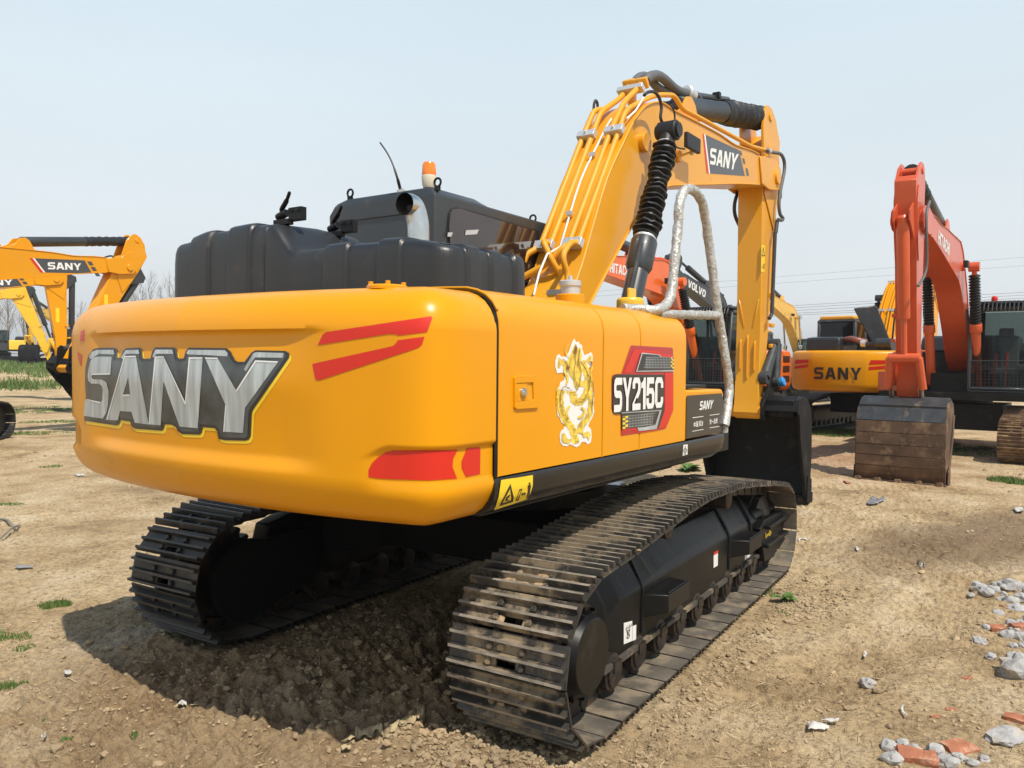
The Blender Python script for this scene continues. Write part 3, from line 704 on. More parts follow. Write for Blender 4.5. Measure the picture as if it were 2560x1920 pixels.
# ---- right side of the house: three covers, skirt, toolbox
def side_sec():     # y,z cross-section of the outer skin
    return [(-1.352, 1.264), (-1.352, 1.86), (-1.349, 1.905), (-1.338, 1.945), (-1.315, 1.980), (-1.28, 2.010), (-1.235, 2.030), (-1.18, 2.042), (-1.05, 2.047), (-.90, 2.05)]
def cover(x0, x1, name, front=False):
    sec_ = side_sec(); rows = []; xs = [x0+.005]+[x0+.009+(x1-x0-.018)*i/8 for i in range(9)]+[x1-.005]
    cc = Vector((0, -1.0, 1.6))
    for i, x in enumerate(xs):
        d = .004 if i in (0, len(xs)-1) else 0
        rows.append([Vector((x, y+d, z-d)) for y, z in sec_])
    if front:
        rows = rows[:-1]; xe = rows[-1][0].x
        for k in range(1, 7):
            a = math.radians(15*k); r = .10; d = r*(1-math.cos(a)); dx = r*math.sin(a)
            rows.append([Vector((xe+dx-.05, max(y+d, -1.352+d), z-(d*.7 if z > 1.9 else 0))) for y, z in sec_])
        rows.append([Vector((xe+.05, y+.5 if y < -1.3 else min(y+.3, -.9), min(z, 1.98))) for y, z in sec_])
    mb = MB().grid(rows)
    # inner return so that the edge has thickness
    for r_ in (rows[0], rows[-1]): mb.grid([r_, [v+Vector((.0005 if r_ is rows[0] else -.0005, .006, -.006)) for v in r_]])
    return mb.build(name, 'yellow', ex, MU, angle=40)
X1, X2, X3, X4 = -2.185, -1.285, -.862, -.225
d1 = cover(X1, X2, 'side_door'); d2 = cover(X2, X3, 'side_door'); d3 = cover(X3, X4, 'side_door', True)
# dark structure behind, closes the house
hs = MB(); hs.box((-1.18, 0, 1.55), (1.98, 2.50, .93)); hs.box((-.55, 0, 1.16), (3.3, 2.3, .16)); hs.box((.55, 0, 1.35), (1.3, .7, .5))
hs.build('house_frame', 'frameblack', ex, MU)
# left side (cab side) covers
lf = MB(); sec_l = [(-y, z) for y, z in side_sec()]
lf.grid([[Vector((x, y, z)) for y, z in sec_l] for x in (-2.18, -1.6, -.95)]); lf.build('side_door', 'yellow', ex, MU)
# top decks
tk = MB(); tk.box((-.60, -.60, 2.035), (.72, .62, .02)); tk.box((-1.0, -.66, 2.03), (.3, .5, .02)); tk.build('top_deck', 'yellow', ex, MU)
# seam strip between the counterweight and the first door
for xs_ in (X2, X3):
    MB().grid([[Vector((xs_+q_, y+.007, z-.007)) for y, z in side_sec()] for q_ in (-.02, .02)]).build('seam_strip', 'deepblack', ex, MU)
ss = MB(); sc = side_sec(); ss.grid([[Vector((-2.205, y+.004, z-.004)) for y, z in sc], [Vector((-2.18, y+.004, z-.004)) for y, z in sc]]); ss.build('seam_strip', 'frameblack', ex, MU)
# raised flange of the first door at the top
fl = MB(); pts = [(y-.0, z+.0) for y, z in sc[3:]]
fl.tube([Vector((-2.178, y-.001, z+.002)) for y, z in pts], .006, 8); fl.build('door_flange', 'yellow', d1, MU)
# skirt
def skirt_sec(): return [(-1.348, 1.256), (-1.352, 1.245), (-1.352, 1.20), (-1.345, 1.165), (-1.325, 1.130), (-1.29, 1.105), (-1.22, 1.09), (-1.0, 1.085), (-1.0, 1.256)]
sk = MB(); xs = [-2.205, -1.5, -.8, -.1, .30, .38, .43, .452]; dd = [0, 0, 0, 0, 0, .02, .06, .12]
rows = [[Vector((x, y, max(z, 1.085+d))) for y, z in skirt_sec()] for x, d in zip(xs, dd)]
sk.grid(rows, closed_u=True); sk.f += [tuple(range(9))[::-1], tuple(range(63, 72))]
sko = sk.build('side_skirt', 'black', ex, MU); sko.data.materials[0] = M['skirt'] = mat('gloss_black_skirt', (.012, .011, .010), .22, coat=.15, coatr=.04, var=.1, spec=.35)
bv_sk = BVHTree.FromPolygons([tuple(v) for v in sk.v], sk.f); hsk = hit_bvh(bv_sk)
def hsk2(u, v):
    p, n = hsk(u, v)
    if p.z < -1: p = U((u, v), y=-1.352); n = Vector((0, -1, 0))
    return p, n
wl = decal_surf([[px(z8, [(142,1385),(362,1348),(361,1420),(345,1475),(322,1513),(96,1588),(125,1500)])]], hsk2, .003, 'warning_label', 'decalyellow', ex, 8, MU)
sh = [[px(z8, [(205,1408),(228,1500),(222,1530),(128,1560)]), px(z8, [(204,1440),(212,1520),(150,1540)])], [px(z8, [(268,1445),(288,1440),(262,1520),(242,1525)]), px(z8, [(270,1453),(280,1450),(258,1514),(250,1516)])],
      [px(z8, [(332,1400),(343,1398),(343,1412),(332,1414)])], [px(z8, [(325,1418),(348,1414),(342,1455),(335,1500),(328,1502),(331,1465),(322,1508),(315,1508),(326,1455)])], [px(z8, [(280,1478),(292,1465),(292,1473),(302,1471),(302,1462),(312,1472),(300,1488),(300,1480),(292,1482),(291,1490)])], [px(z8, [(175,1500),(200,1480),(204,1490),(182,1512),(200,1520),(170,1525)])]]
decal_surf(sh, hsk2, .0045, 'symbol', 'decaldark', wl, 8, MU)
sw = decal_surf([[px(z8, [(1402,1140),(1433,1136),(1432,1205),(1398,1215)])]], hsk2, .003, 'lifting_sticker', 'white', ex, 20, MU)
decal_surf([[px(z8, [(1413,1148),(1417,1148),(1416,1162),(1427,1172),(1424,1175),(1414,1166),(1404,1178),(1401,1175),(1412,1162)])], [px(z8, [(1412,1208),(1416,1207),(1416,1192),(1427,1182),(1424,1179),(1414,1189),(1404,1181),(1402,1184),(1412,1192)])], [px(z8, [(1402,1178),(1430,1174),(1430,1176),(1402,1180)])]], hsk2, .0045, 'symbol', 'decaldark', sw, 20, MU)
# toolbox
tb = MB(); tb.prism([(-.222, 1.268), (.40, 1.268), (.428, 1.30), (.43, 1.53), (.40, 1.562), (-.222, 1.57)], -1.350, -.75); tbo = tb.build('toolbox', 'yellow', ex, MU, bevel=.014, seg=3)
hp = hit_plane('y', -1.352, -1)
lb = decal_surf([[px(z8, [(1427,800),(1668,783),(1686,845),(1680,1045),(1422,1097)])]], hp, .003, 'label_panel', 'decaldark', tbo, None, MU)
decal_surf(word_px('SANY', [z8(1512,900), z8(1600,888), z8(1612,828), z8(1518,838)], .06), hp, .005, 'lettering', 'white', lb, None, MU)
ln = [[px(z8, [(1465,950),(1540,940),(1540,944),(1465,955)])], [px(z8, [(1583,933),(1650,924),(1650,928),(1583,937)])], [px(z8, [(1463,1044),(1540,1030),(1540,1034),(1463,1048)])], [px(z8, [(1583,1020),(1650,1009),(1650,1013),(1583,1024)])]]
decal_surf(ln, hp, .005, 'rule_line', 'white', lb, None, MU)
# chinese characters as stroke grids (two before, four after the middle)
HZ = {'zhong': ['..#..', '#####', '#.#.#', '#####', '..#..'], 'guo': ['#####', '#.#.#', '#####', '#.###', '#####'], 'fu': ['##.##', '##.##', '##.#.', '##.##', '#.#.#'], 'wu': ['.#...', '.###.', '#.#.#', '.###.', '##.#.'], 'di': ['#.#.#', '#####', '.####', '.#.#.', '##.##'], 'yi': ['.....', '.....', '#####', '.....', '.....'], 'pin': ['.###.', '.###.', '##.##', '#.#.#', '#####'], 'pai': ['#.###', '#####', '#####', '##.#.', '#.###']}
def hanzi(names, quad):
    bl, br, tr, tl = [Vector(q) for q in quad]; o = []; n = len(names); Wd = n*6-1
    for i, nm in enumerate(names):
        for r, row in enumerate(HZ[nm]):
            for c, chh in enumerate(row):
                if chh == '#':
                    def g(x, y):
                        u = (i*6+x)/Wd; v = y/5; return tuple((bl*(1-u)+br*u)*(1-v)+(tl*(1-u)+tr*u)*v)
                    o.append([[g(c, 4.1-r), g(c+.98, 4.1-r), g(c+.98, 4.9-r), g(c, 4.9-r)]])
    return o
decal_surf(hanzi(['zhong', 'guo'], [z8(1472,1018), z8(1503,1013), z8(1503,976), z8(1472,981)]), hp, .005, 'characters', 'white', lb, None, MU)
decal_surf(hanzi(['fu', 'wu'], [z8(1509,1012), z8(1538,1007), z8(1538,968), z8(1509,974)]), hp, .005, 'characters', 'white', lb, None, MU)
decal_surf(hanzi(['di', 'yi', 'pin', 'pai'], [z8(1583,998), z8(1636,989), z8(1636,955), z8(1583,963)]), hp, .005, 'characters', 'white', lb, None, MU)
bp = MB(); bp.box((-.02, -1.15, 1.585), (.42, .34, .02)); bp.build('step_plate', 'frameblack', ex, MU, bevel=.004)
# door furniture
hd = MB(); 
def ringplate(pts_out, pts_in, yo, yi):
    n = len(pts_out); a = [(p[0], yo, p[1]) for p in pts_out]; b = [(p[0], yo, p[1]) for p in pts_in]; c = [(p[0], yi, p[1]) for p in pts_out]; d = [(p[0], yi, p[1]) for p in pts_in]
    f = []
    for i in range(n):
        j = (i+1) % n; f += [(i, j, n+j, n+i), (2*n+i, 2*n+j, j, i), (n+i, n+j, 3*n+j, 3*n+i)]
    return a+b+c+d, f
def pzone(pts, zoomf=c4, y=-1.352): return [xz(U(zoomf(*p), y=y)) for p in pts]
po = pzone([(452,1120),(470,1102),(650,1100),(668,1112),(675,1380),(660,1400),(470,1412),(452,1395)]); pi_ = pzone([(468,1178),(470,1172),(618,1165),(622,1170),(630,1322),(620,1330),(475,1342),(470,1336)])
v, f_ = ringplate(po, pi_, -1.362, -1.350); hd.add(v, f_)
x0 = pi_[0][0]; x1 = pi_[4][0]; z1_ = pi_[0][1]; z0_ = pi_[6][1]
hdo = hd.build('door_latch', 'yellow', d1, MU, bevel=.003)
hp2 = MB(); q = pzone([(472,1178),(572,1170),(578,1334),(476,1340)]); hp2.prism(q, -1.360, -1.345); c_ = U(c4(540,1258), y=-1.36)
hp2.build('latch_plate', 'yellow', d1, MU, bevel=.002)
MB().prism(pzone([(578,1172),(622,1170),(628,1325),(580,1330)]), -1.3545, -1.345).build('latch_recess', 'darkyellow' if 'darkyellow' in M else 'yellow2', d1, MU)
MB().lathe([(.020, 0), (.020, .010), (.012, .016)], c_, (0, -1, 0), 20).build('lock', 'chrome', d1, MU)
# SY215C decal
zq = z8
R1 = [(1040,455),(1050,452),(1325,468),(1333,480),(1333,905),(1285,1022),(1270,1032),(972,1078),(972,925),(935,928),(915,915),(908,885),(908,690),(915,660),(935,650),(975,648)]
dc = decal_surf([[px(zq, R1)]], hp, .002, 'model_decal', 'decalred', d3, None, MU)
decal_surf([[px(zq, [(1060,480),(1235,492),(1250,510),(1332,515),(1332,560),(1160,520),(1098,510),(1040,640),(990,640)])], [px(zq, [(1275,640),(1333,640),(1333,900),(1280,1015),(1230,1030),(1275,900)])], [px(zq, [(975,1030),(1080,1020),(1095,1045),(1225,1030),(1240,1036),(1090,1060),(1060,1035),(975,1050)])]], hp, .0035, 'bright_red_area', 'red', dc, None, MU)
decal_surf([[px(zq, [(935,653),(1270,655),(1268,905),(1240,1000),(1225,1025),(1090,1042),(1075,1018),(972,1032),(972,925),(935,928),(915,915),(911,885),(911,690),(915,665)])], [px(zq, [(1112,502),(1235,515),(1250,532),(1335,536),(1335,632),(1072,633)])]], hp, .005, 'dark_area', 'decaldark', dc, None, MU)
decal_surf([[px(zq, [(1112,502),(1235,515),(1250,532),(1244,534),(1228,520),(1116,510),(1080,628),(1334,622),(1334,632),(1072,633)])], [px(zq, [(972,915),(1248,898),(1215,1030),(1090,1044),(1078,1020),(1135,1016),(1205,1000),(1235,905),(972,922)])]], hp, .0065, 'silver_edge', 'silver', dc, None, MU)
gr = []
for r in range(5):
    y0 = 532+r*17.5
    gr.append([px(zq, [(1140-r*4, y0), (1332, y0+1), (1332, y0+3.5), (1140-r*4, y0+2.5)])])
for c in range(18):
    x = 1142+c*10.6; gr.append([px(zq, [(x, 532), (x+2.2, 532), (x+2.2-3, 612), (x-3, 612)])])
for r in range(5):
    y0 = 945+r*19; gr.append([px(zq, [(976, y0-3), (1205-r*6, y0-26), (1205-r*6, y0-23.5), (976, y0)])])
for c in range(21):
    x = 980+c*10.6; yy = 940-c*1.1; gr.append([px(zq, [(x, yy), (x+2.2, yy), (x+2.2, yy+88-c*.3), (x, yy+88-c*.3)])])
decal_surf(gr[:5]+gr[5:-1], hp, .0075, 'lower_grille', 'silver', dc, None, MU)
ck = []
for i in range(6):
    for j in range(2):
        if (i+j) % 2 == 0:
            ck.append([px(zq, [(1310+j*11, 534+i*13), (1321+j*11, 534+i*13), (1321+j*11, 547+i*13), (1310+j*11, 547+i*13)])])
        x = 976+j*19; y = 940+i*15
        if (i+j) % 2: ck.append([px(zq, [(x, y), (x+19, y-2), (x+19, y+13), (x, y+15)])])
decal_surf(ck, hp, .0085, 'checker', 'decalyellow', dc, None, MU)
decal_surf(word_px('SY215C', [z8(916,915), z8(1256,880), z8(1258,672), z8(918,676)], .05, .8), hp, .0085, 'lettering', 'white', dc, None, MU)
# dragon sticker: white backing, gold coils
dg = [(650,405),(662,430),(680,425),(690,445),(703,450),(705,480),(720,520),(745,510),(765,498),(777,520),(776,560),(765,600),(750,608),(760,640),(757,660),(768,690),(765,730),(782,780),(786,820),(782,870),(788,910),(775,950),(755,985),(745,1010),(765,1030),(770,1080),(765,1120),(745,1137),(725,1120),(700,1120),(685,1145),(665,1157),(640,1145),(620,1135),(600,1150),(570,1145),(552,1120),(548,1070),(560,1040),(575,1030),(585,1000),(560,985),(548,950),(535,940),(528,880),(530,800),(525,760),(540,730),(555,705),(580,690),(585,650),(565,640),(530,645),(518,600),(517,560),(530,520),(545,512),(560,530),(590,530),(610,500),(620,470),(635,425)]
dr = decal_surf([[px(zq, dg)]], hp, .002, 'dragon_sticker', 'white', d1, None, MU)
def ribbon(pts, w0, w1, n=5):
    P = sm([(a, b, 0) for a, b in pts], n); o1 = []; o2 = []
    for i, p in enumerate(P):
        t = (P[min(i+1, len(P)-1)]-P[max(i-1, 0)]).normalized(); nn = Vector((-t.y, t.x, 0)); w_ = w0+(w1-w0)*i/(len(P)-1); w_ *= 1+.16*math.sin(i*2.2)
        o1.append(p+nn*w_); o2.append(p-nn*w_)
    return [(p.x, p.y) for p in o1+o2[::-1]]
gs = [ribbon([(655,690),(700,720),(742,700),(728,640),(700,600)], 24, 16), ribbon([(735,640),(748,700),(735,780),(690,840),(650,835),(640,790),(612,760),(570,745),(550,800),(552,870),(575,940),(605,990),(640,1040),(660,1130)], 25, 24),
      [(620,520),(640,470),(655,440),(668,470),(690,465),(700,520),(695,560),(720,600),(700,640),(690,700),(672,760),(650,740),(640,690),(610,650),(605,600),(590,580)], [(540,535),(552,545),(580,560),(600,590),(590,610),(560,580),(545,610),(532,600)], [(758,515),(768,530),(765,560),(745,580),(740,560),(725,580),(715,560),(745,540)],
      ribbon([(755,760),(762,830),(755,900),(735,960),(700,1000),(680,1060)], 14, 24), [(560,1060),(580,1060),(600,1100),(630,1100),(610,1130),(575,1125),(560,1110)], [(700,1060),(745,1045),(760,1070),(745,1110),(735,1080),(710,1090)], ribbon([(545,720),(530,770),(535,860),(545,930)], 5, 3), ribbon([(600,560),(580,620),(600,680),(590,720)], 12, 6), ribbon([(700,560),(735,610),(745,660)], 12, 8), ribbon([(610,870),(590,920),(610,960)], 9, 5), ribbon([(690,880),(715,900),(700,940),(670,950)], 7, 9), ribbon([(600,440),(585,500),(620,540)], 4, 3), ribbon([(765,700),(758,640),(772,600)], 5, 4)]
for gi, l in enumerate(gs): decal_surf([[px(zq, l)]], hp, .003+.0003*gi, 'dragon_figure', 'gold', dr, None, MU)
gl = []
for a in [[(735,650),(748,700),(735,780),(690,845),(650,845)], [(612,750),(565,740),(545,800),(548,870),(570,940),(600,990)], [(640,480),(650,560),(640,640),(660,740)], [(680,480),(672,560),(690,640),(672,740)], [(770,700),(775,780),(765,880),(770,930)], [(560,545),(585,565),(598,595)], [(655,700),(672,735),(650,770)]]:
    gl.append([px(zq, ribbon(a, 2.2, 1.6, 4))])
for k in range(26):
    t = k/25; P = sm([(748,700,0),(735,780,0),(690,840,0),(650,835,0),(640,790,0),(612,760,0),(570,745,0),(550,800,0),(552,870,0),(575,940,0),(605,990,0),(640,1040,0),(655,1120,0)], 4); p = P[int(t*(len(P)-1))]
    gl.append([px(zq, [(p.x-12, p.y-5), (p.x+10, p.y-8), (p.x+10, p.y-5), (p.x-10, p.y-1)])])
gl += [[px(zq, [(590,590),(612,600),(600,625),(585,615)])], [px(zq, [(752,560),(766,565),(758,600)])], [px(zq, [(650,440),(662,470),(655,520),(645,500)])]]
decal_surf(gl, hp, .009, 'dragon_lines', 'goldline', dr, None, MU)
# fuel neck / silver cap on the deck
c = U(z3(448,1500), y=-.85)
fc = MB(); b0 = Vector((c.x, -.85, 2.04)); fc.lathe([(.085, 0), (.085, .085), (.080, .09)], b0, (0, 0, 1), 28); fc.build('filler_neck', 'yellow', ex, MU)
MB().lathe([(.058, .09), (.058, .135), (.065, .14), (.065, .165), (.055, .172), (.012, .173), (.012, .20)], b0, (0, 0, 1), 28).build('breather_cap', 'clamp', ex, MU)
fy = MB(); c = U(z3(830, 1555), y=-1.05); b0 = Vector((c.x, c.y, c.z-.03)); fy.lathe([(.085, 0), (.085, .05), (.075, .065), (.0, .066)], b0, (0, 0, 1), 12); fy.box(b0+Vector((.02, 0, .09)), (.09, .02, .07)); fy.build('fuel_cap', 'yellow3', ex, MU, bevel=.005)
MB().box((b0.x-.05, b0.y+.05, b0.z-.02), (.34, .26, .02)).build('cap_plate', 'frameblack', ex, MU)
# handrail wrapped in foam
hy = -1.27
pth = [U(z4(170,652), y=-1.15), U(z4(300,655), y=-1.2), U(z4(430,660), y=hy), U(z4(515,612), y=hy), U(z4(552,500), y=hy), U(z4(575,250), y=hy), U(z4(602,0), y=hy), U(z3(1140,950), y=hy), U(z3(1165,850), y=hy), U(z3(1205,822), y=hy), U(z3(1255,852), y=hy), U(z3(1295,930), y=hy), U(z3(1330,1150), y=hy), U(z3(1365,1420), y=-1.29), U(z4(900,640), y=-1.3), U(z4(935,850), y=-1.31), U(z4(965,1040), y=-1.33), U(z4(990,1230), y=-1.34), U(z4(985,1370), y=-1.35), U(z4(955,1550), y=-1.36)]
pth = sm(pth, 7)
hr = MB().tube(pth, [.030+.002*math.sin(i*1.3)*random.random() for i in range(len(pth))], 18)
q1, q2 = U(z4(450,692), y=hy), U(z4(915,702), y=-1.3)
hr.tube([q1.lerp(q2, i/24) for i in range(25)], [.028+.002*math.sin(i*1.7) for i in range(25)], 18)
for v_ in hr.v: v_ += Vector(noise.noise_vector(v_*38))*.005
hr.box((q1.x, -1.25, 2.02), (.05, .05, .09)); hr.box((.45, -1.352, 1.29), (.06, .03, .05))
hr.build('handrail', 'wrap', ex, MU)
# ---- engine hood
HX0, HX1, HYR, HYL = -2.10, -1.42, -1.0, 1.12
hp_ = rrect(HX0, HYR, HX1, HYL, .11, 8)      # CCW start at x1,y1 corner
HP = []; L = [0]; cl = hp_+[hp_[0]]
for i in range(len(cl)-1): L.append(L[-1]+(Vector(cl[i+1])-Vector(cl[i])).length)
N = 900
for i in range(N):
    s = L[-1]*i/N; k = max(j for j in range(len(L)-1) if L[j] <= s+1e-9); t = (s-L[k])/(L[k+1]-L[k]); HP.append(Vector(cl[k]).lerp(Vector(cl[k+1]), t))
def htop(x, y):
    hi = 2.462-.03*abs(y-.4); lo = 2.305-.02*abs(y+.4)
    edge = .10+.30*sst(-2.05, -1.5, x)*0
    t = sst(.0, .22, y+(.35*(x+2.1))*-1*-.9 if False else y)
    return lo+(hi-lo)*t-.03*sst(.75, 1.0, abs(y))
bands_r = [(-.66, .075), (-.30, .085), (.45, .10), (.80, .09)]       # raised bands across the rear (centre y, half width)
def ribr(p):
    d = 0
    if p.x < HX0+.14:
        for c_, w_ in bands_r: d += .014*(sst(w_, w_-.012, abs(p.y-c_)))
        d -= .010*sst(.012, .004, abs(p.y-.24))
    if p.y < HYR+.14:
        for c_, w_ in ((-1.90, .05), (-1.72, .05), (-1.52, .05)): d += .014*(sst(w_, w_-.010, abs(p.x-c_)))
    return d
rows = []; cx, cy = (HX0+HX1)/2, 0
prof = [(0, 1.98), (.0, 2.08), (.002, .62), (.006, .80), (.014, .895), (.028, .95), (.050, .982), (.078, .996), (.11, 1.0)]
ctr = [Vector((cx, max(min(p.y, HYL-.2), HYR+.2))) for p in HP]
for k, (ins, h) in enumerate(prof):
    r = []
    for i, p in enumerate(HP):
        q = HP[(i+1) % N]; o_ = HP[i-1]; t = (q-o_).normalized(); n_ = Vector((t.y, -t.x)); pp = p-n_*(ins-ribr(p)*(1 if k < 8 else .4))
        zt = htop(p.x, p.y)+ribr(p)*.9; z = h if k < 2 else 2.08+(zt-2.08)*h
        r.append(Vector((pp.x, pp.y, z)))
    rows.append(r)
for fr_ in (.3, .6, .9, 1.0):
    rows.append([Vector(((rows[8][i].x*(1-fr_)+ctr[i].x*fr_), rows[8][i].y*(1-fr_)+ctr[i].y*fr_, rows[8][i].z*(1-fr_)+(htop(ctr[i].x, ctr[i].y)+.01)*fr_)) for i in range(N)])
hm = MB().grid(rows, closed_u=True); hm.build('engine_hood', 'hood', ex, MU, angle=60)
# lock brackets
for (a, b_, c_) in ((z2(700,585), z2(760,545), -1.95), (z2(985,650), z2(1045,612), -1.62)):
    p = U(a, x=c_); q = U(b_, x=c_)
    bk = MB(); bk.box((c_, q.y, p.z+.055), (.04, .10, .07)); bk.box((c_-.02, q.y+.09, p.z+.015), (.04, .12, .03))
    base = Vector((c_, p.y+.02, p.z+.03))
    bk.tube(sm([base+Vector((0, .04, 0)), base+Vector((0, .02, .06)), base+Vector((-.01, -.03, .10)), base+Vector((-.02, -.07, .145))], 5), [.009]*5+[.014]*6+[.010]*4+[.006], 8)
    bk.cyl(base+Vector((0, .05, .02)), base+Vector((0, -.02, .04)), .022, 10)
    for s in (-.03, .03): bk.cyl((c_-.03, q.y+s, p.z+.07), (c_-.035, q.y+s, p.z+.07), .012, 8)
    bk.build('hood_latch', 'frameblack', ex, MU, bevel=.003)
# exhaust
e0 = U(z2(1430,650), x=-1.75); e1 = U(z2(1425,560), x=-1.75); e2 = U(z2(1400,480), x=-1.77); e3 = U(z2(1352,462), x=-1.84)
ep = sm([Vector((e0.x, e0.y, e0.z-.25)), e0, e1, e2, e3], 8)
et = MB().tube(ep, .055, 28, cap=False); et.tube(ep, .050, 28, cap=False); et.build('exhaust_pipe', 'chrome', ex, MU)
MB().tube([ep[2], ep[-8]], .03, 12).build('soot_core', 'frameblack', ex, MU)
# ---- cab
cy0, cy1, cx0, cx1, cz1 = .25, 1.27, -.70, 1.02, 2.915
cbm = MB()
prof_c = [(cx0, 1.30), (cx0, 2.86), (cx0+.03, 2.91), (-.20, 2.92), (-.05, 2.875), (cx1-.25, 2.86), (cx1-.10, 2.80), (cx1+.12, 2.05), (cx1+.12, 1.30)]
secy = [(cy0, 0), (cy1, 0)]
cab_l = [(y, d) for y, d in ((cy0, .06), (cy0+.05, .01), (cy0+.10, 0), (cy1-.16, 0), (cy1-.06, .03), (cy1, .12))]
rows = []
for y, d in cab_l:
    rows.append([Vector((x, y, min(z, cz1-d) if z > 2.7 else z)) for x, z in prof_c])
cb = MB().grid(rows, closed_u=True); cb.f += [tuple(range(9))[::-1], tuple(45+i for i in range(9))]
cab = cb.build('cab', 'charcoal', ex, MU, bevel=.012, seg=3); 
wq = [(1592,590),(1600,520),(1615,493),(1650,490),(1750,520),(2080,618),(2080,900),(1640,900),(1600,720)]
decal_surf([[px(z2, [(1583,600),(1592,518),(1608,490),(1640,483),(1750,510),(2092,612),(2092,910),(1630,910),(1590,720)])]], hit_plane('y', cy0, -1), .003, 'window_seal', 'rubber', cab, None, MU)
wn = MB(); wp = [xz(U(z2(*p), y=cy0)) for p in wq]; wn.prism(wp, cy0-.012, cy0+.02)
wn.build('window', mat('brown_tinted_window', (.035, .024, .02), .06, coat=.6, var=.5, vscale=2.5), cab, MU)
wb = []
for a in ([(1590,622),(1618,622),(1608,645),(1588,645)], [(1690,610),(1762,606),(1750,632),(1685,636)]): wb.append([px(z2, a)])
for q_ in wb: decal_surf([q_], hit_plane('y', cy0-.014, -1), .003, 'window_sticker', 'clamp', cab, None, MU)
# crease and vents on the cab rear
cr_ = MB(); a = U(z2(1000,560), x=cx0); b_ = U(z2(1340,530), x=cx0); cr_.box((cx0-.004, (a.y+b_.y)/2, a.z), (.012, abs(a.y-b_.y)+.1, .012)); cr_.build('rear_crease', 'charcoal', cab, MU)
for p_, x_ in ((z2(1052,405), cx0+.05), (z2(1535,345), cx0+.05), (z2(2062,545), .5)):
    q = U(p_, x=x_) if x_ < .4 else U(p_, y=cy0+.05)
    ring = MB().tube([q+Vector((0, .028*math.cos(t), .028*math.sin(t))) for t in [2*math.pi*i/16 for i in range(16)]], .008, 8, closed=True)
    ring.box(q+Vector((0, 0, -.04)), (.03, .03, .03)); ring.build('lifting_eye', 'frameblack', ex, MU)
q = U(z2(1487,360), x=-.55)
MB().lathe([(.040, -.02), (.047, 0), (.052, .055), (.050, .065)], q, (0, 0, 1), 28).build('beacon_base', 'cream', ex, MU)
MB().lathe([(.050, .065), (.051, .075), (.046, .14), (.038, .155), (.01, .16)], q, (0, 0, 1), 28).build('beacon_lens', 'amber', ex, MU)
a = U(z2(1335,400), x=cx0+.05); b_ = U(z2(1328,380), x=cx0+.05); 
an = [b_, U(z2(1312,320), x=cx0), U(z2(1285,240), x=cx0), U(z2(1255,180), x=cx0), U(z2(1217,125), x=cx0)]
ant = MB().tube(sm(an, 4), [.011]*4+[.008]*3+[.0055]*10, 8); ant.build('antenna', 'rubber', ex, MU)
am = MB(); am.box(a, (.04, .05, .03)); am.cyl(a+Vector((0, .02, 0)), a+Vector((0, -.02, .02)), .014, 8); am.build('antenna_mount', 'clamp', ex, MU)
# ---- boom, arm, bucket of the foreground machine
idm = smap((0, 0), (1, 0), (0, 0), (1, 0))
boom, up = build_boom(idm, ex, 'yellow2', MU)
arm = build_arm(idm, ex, 'yellow2', MU)
build_bucket(idm, ex, 'bucket', MU)
# boom pipes along the back
BP = MB()
base = [Vector((p.x, 0, p.z)) for p in offset_path(up, 0, .055)]
def along(y, i0, i1): return [Vector((p.x, y, p.z)) for p in base[i0:i1]]
def nearest(zt): return min(range(len(base)//2), key=lambda i: abs(base[i].z-zt))
iA = nearest(2.62); iB = nearest(3.62); iC = nearest(3.86)
def pyz(pt, y): return U(pt, y=y)
pipes = []
p1_ = [pyz(z3(150,1290), .26), pyz(z3(170,1240), .25)]+[Vector((p.x, .185, p.z)) for p in (base[iA], base[iB])]+[pyz(z3(600,325), .185), pyz(z3(650,315), .16)]
p2_ = [pyz(z3(378,1465), -.06), pyz(z3(392,1385), -.05), pyz(z3(335,1290), -.02), pyz(z3(270,1150), .07), Vector((base[iA].x, .095, base[iA].z)), Vector((base[iB].x, .095, base[iB].z)), pyz(z3(640,335), .10), pyz(z3(760,250), .10), pyz(z3(800,205), .11), pyz(z3(835,150), .11)]
p3_ = [pyz(z3(150,1385), .22), pyz(z3(300,1300), .05), pyz(z3(400,1200), -.06), Vector((base[iA].x, -.075, base[iA].z)), Vector((base[iB].x, -.075, base[iB].z)), pyz(z3(790,270), -.04), pyz(z3(880,180), -.03), pyz(z3(915,130), -.03)]
p4_ = [pyz(z3(435,1430), -.24), pyz(z3(432,1370), -.22), pyz(z3(395,1250), -.20), pyz(z3(450,1160), -.19), Vector((base[iA].x, -.155, base[iA].z)), Vector((base[iB].x, -.155, base[iB].z)), pyz(z3(800,320), -.155), pyz(z3(960,235), -.17), pyz(z3(1020,222), -.17), pyz(z3(1112,225), -.18), pyz(z3(1160,310), -.19), pyz(z3(1270,368), -.2), pyz(z3(1600,550), -.2), pyz(z3(1700,578), -.2)]
for pp in (p1_, p2_, p3_, p4_): MB().tube(bend(pp, .10, 6), .0255 if pp is not p4_ else .023, 14).build('boom_pipe', 'pipeyellow', boom, MU)
slv = [pyz(z3(215,1500), -.02), pyz(z3(250,1360), 0), pyz(z3(300,1240), 0)]+[Vector((p.x, .012, p.z)) for p in offset_path(up, 0, .034)[iA:iB+1]]+[Vector((p.x, .012, p.z)) for p in offset_path(up, 0, .034)[iB+1:iB+4]]
MB().tube(slv, .0085, 8).build('grease_pipe', 'white', boom, MU)
MB().tube(bend([pyz(z3(808,375), -.19), pyz(z3(865,325), -.19), pyz(z3(920,235), -.2)], .03), .009, 8).build('grease_pipe', 'white', boom, MU)
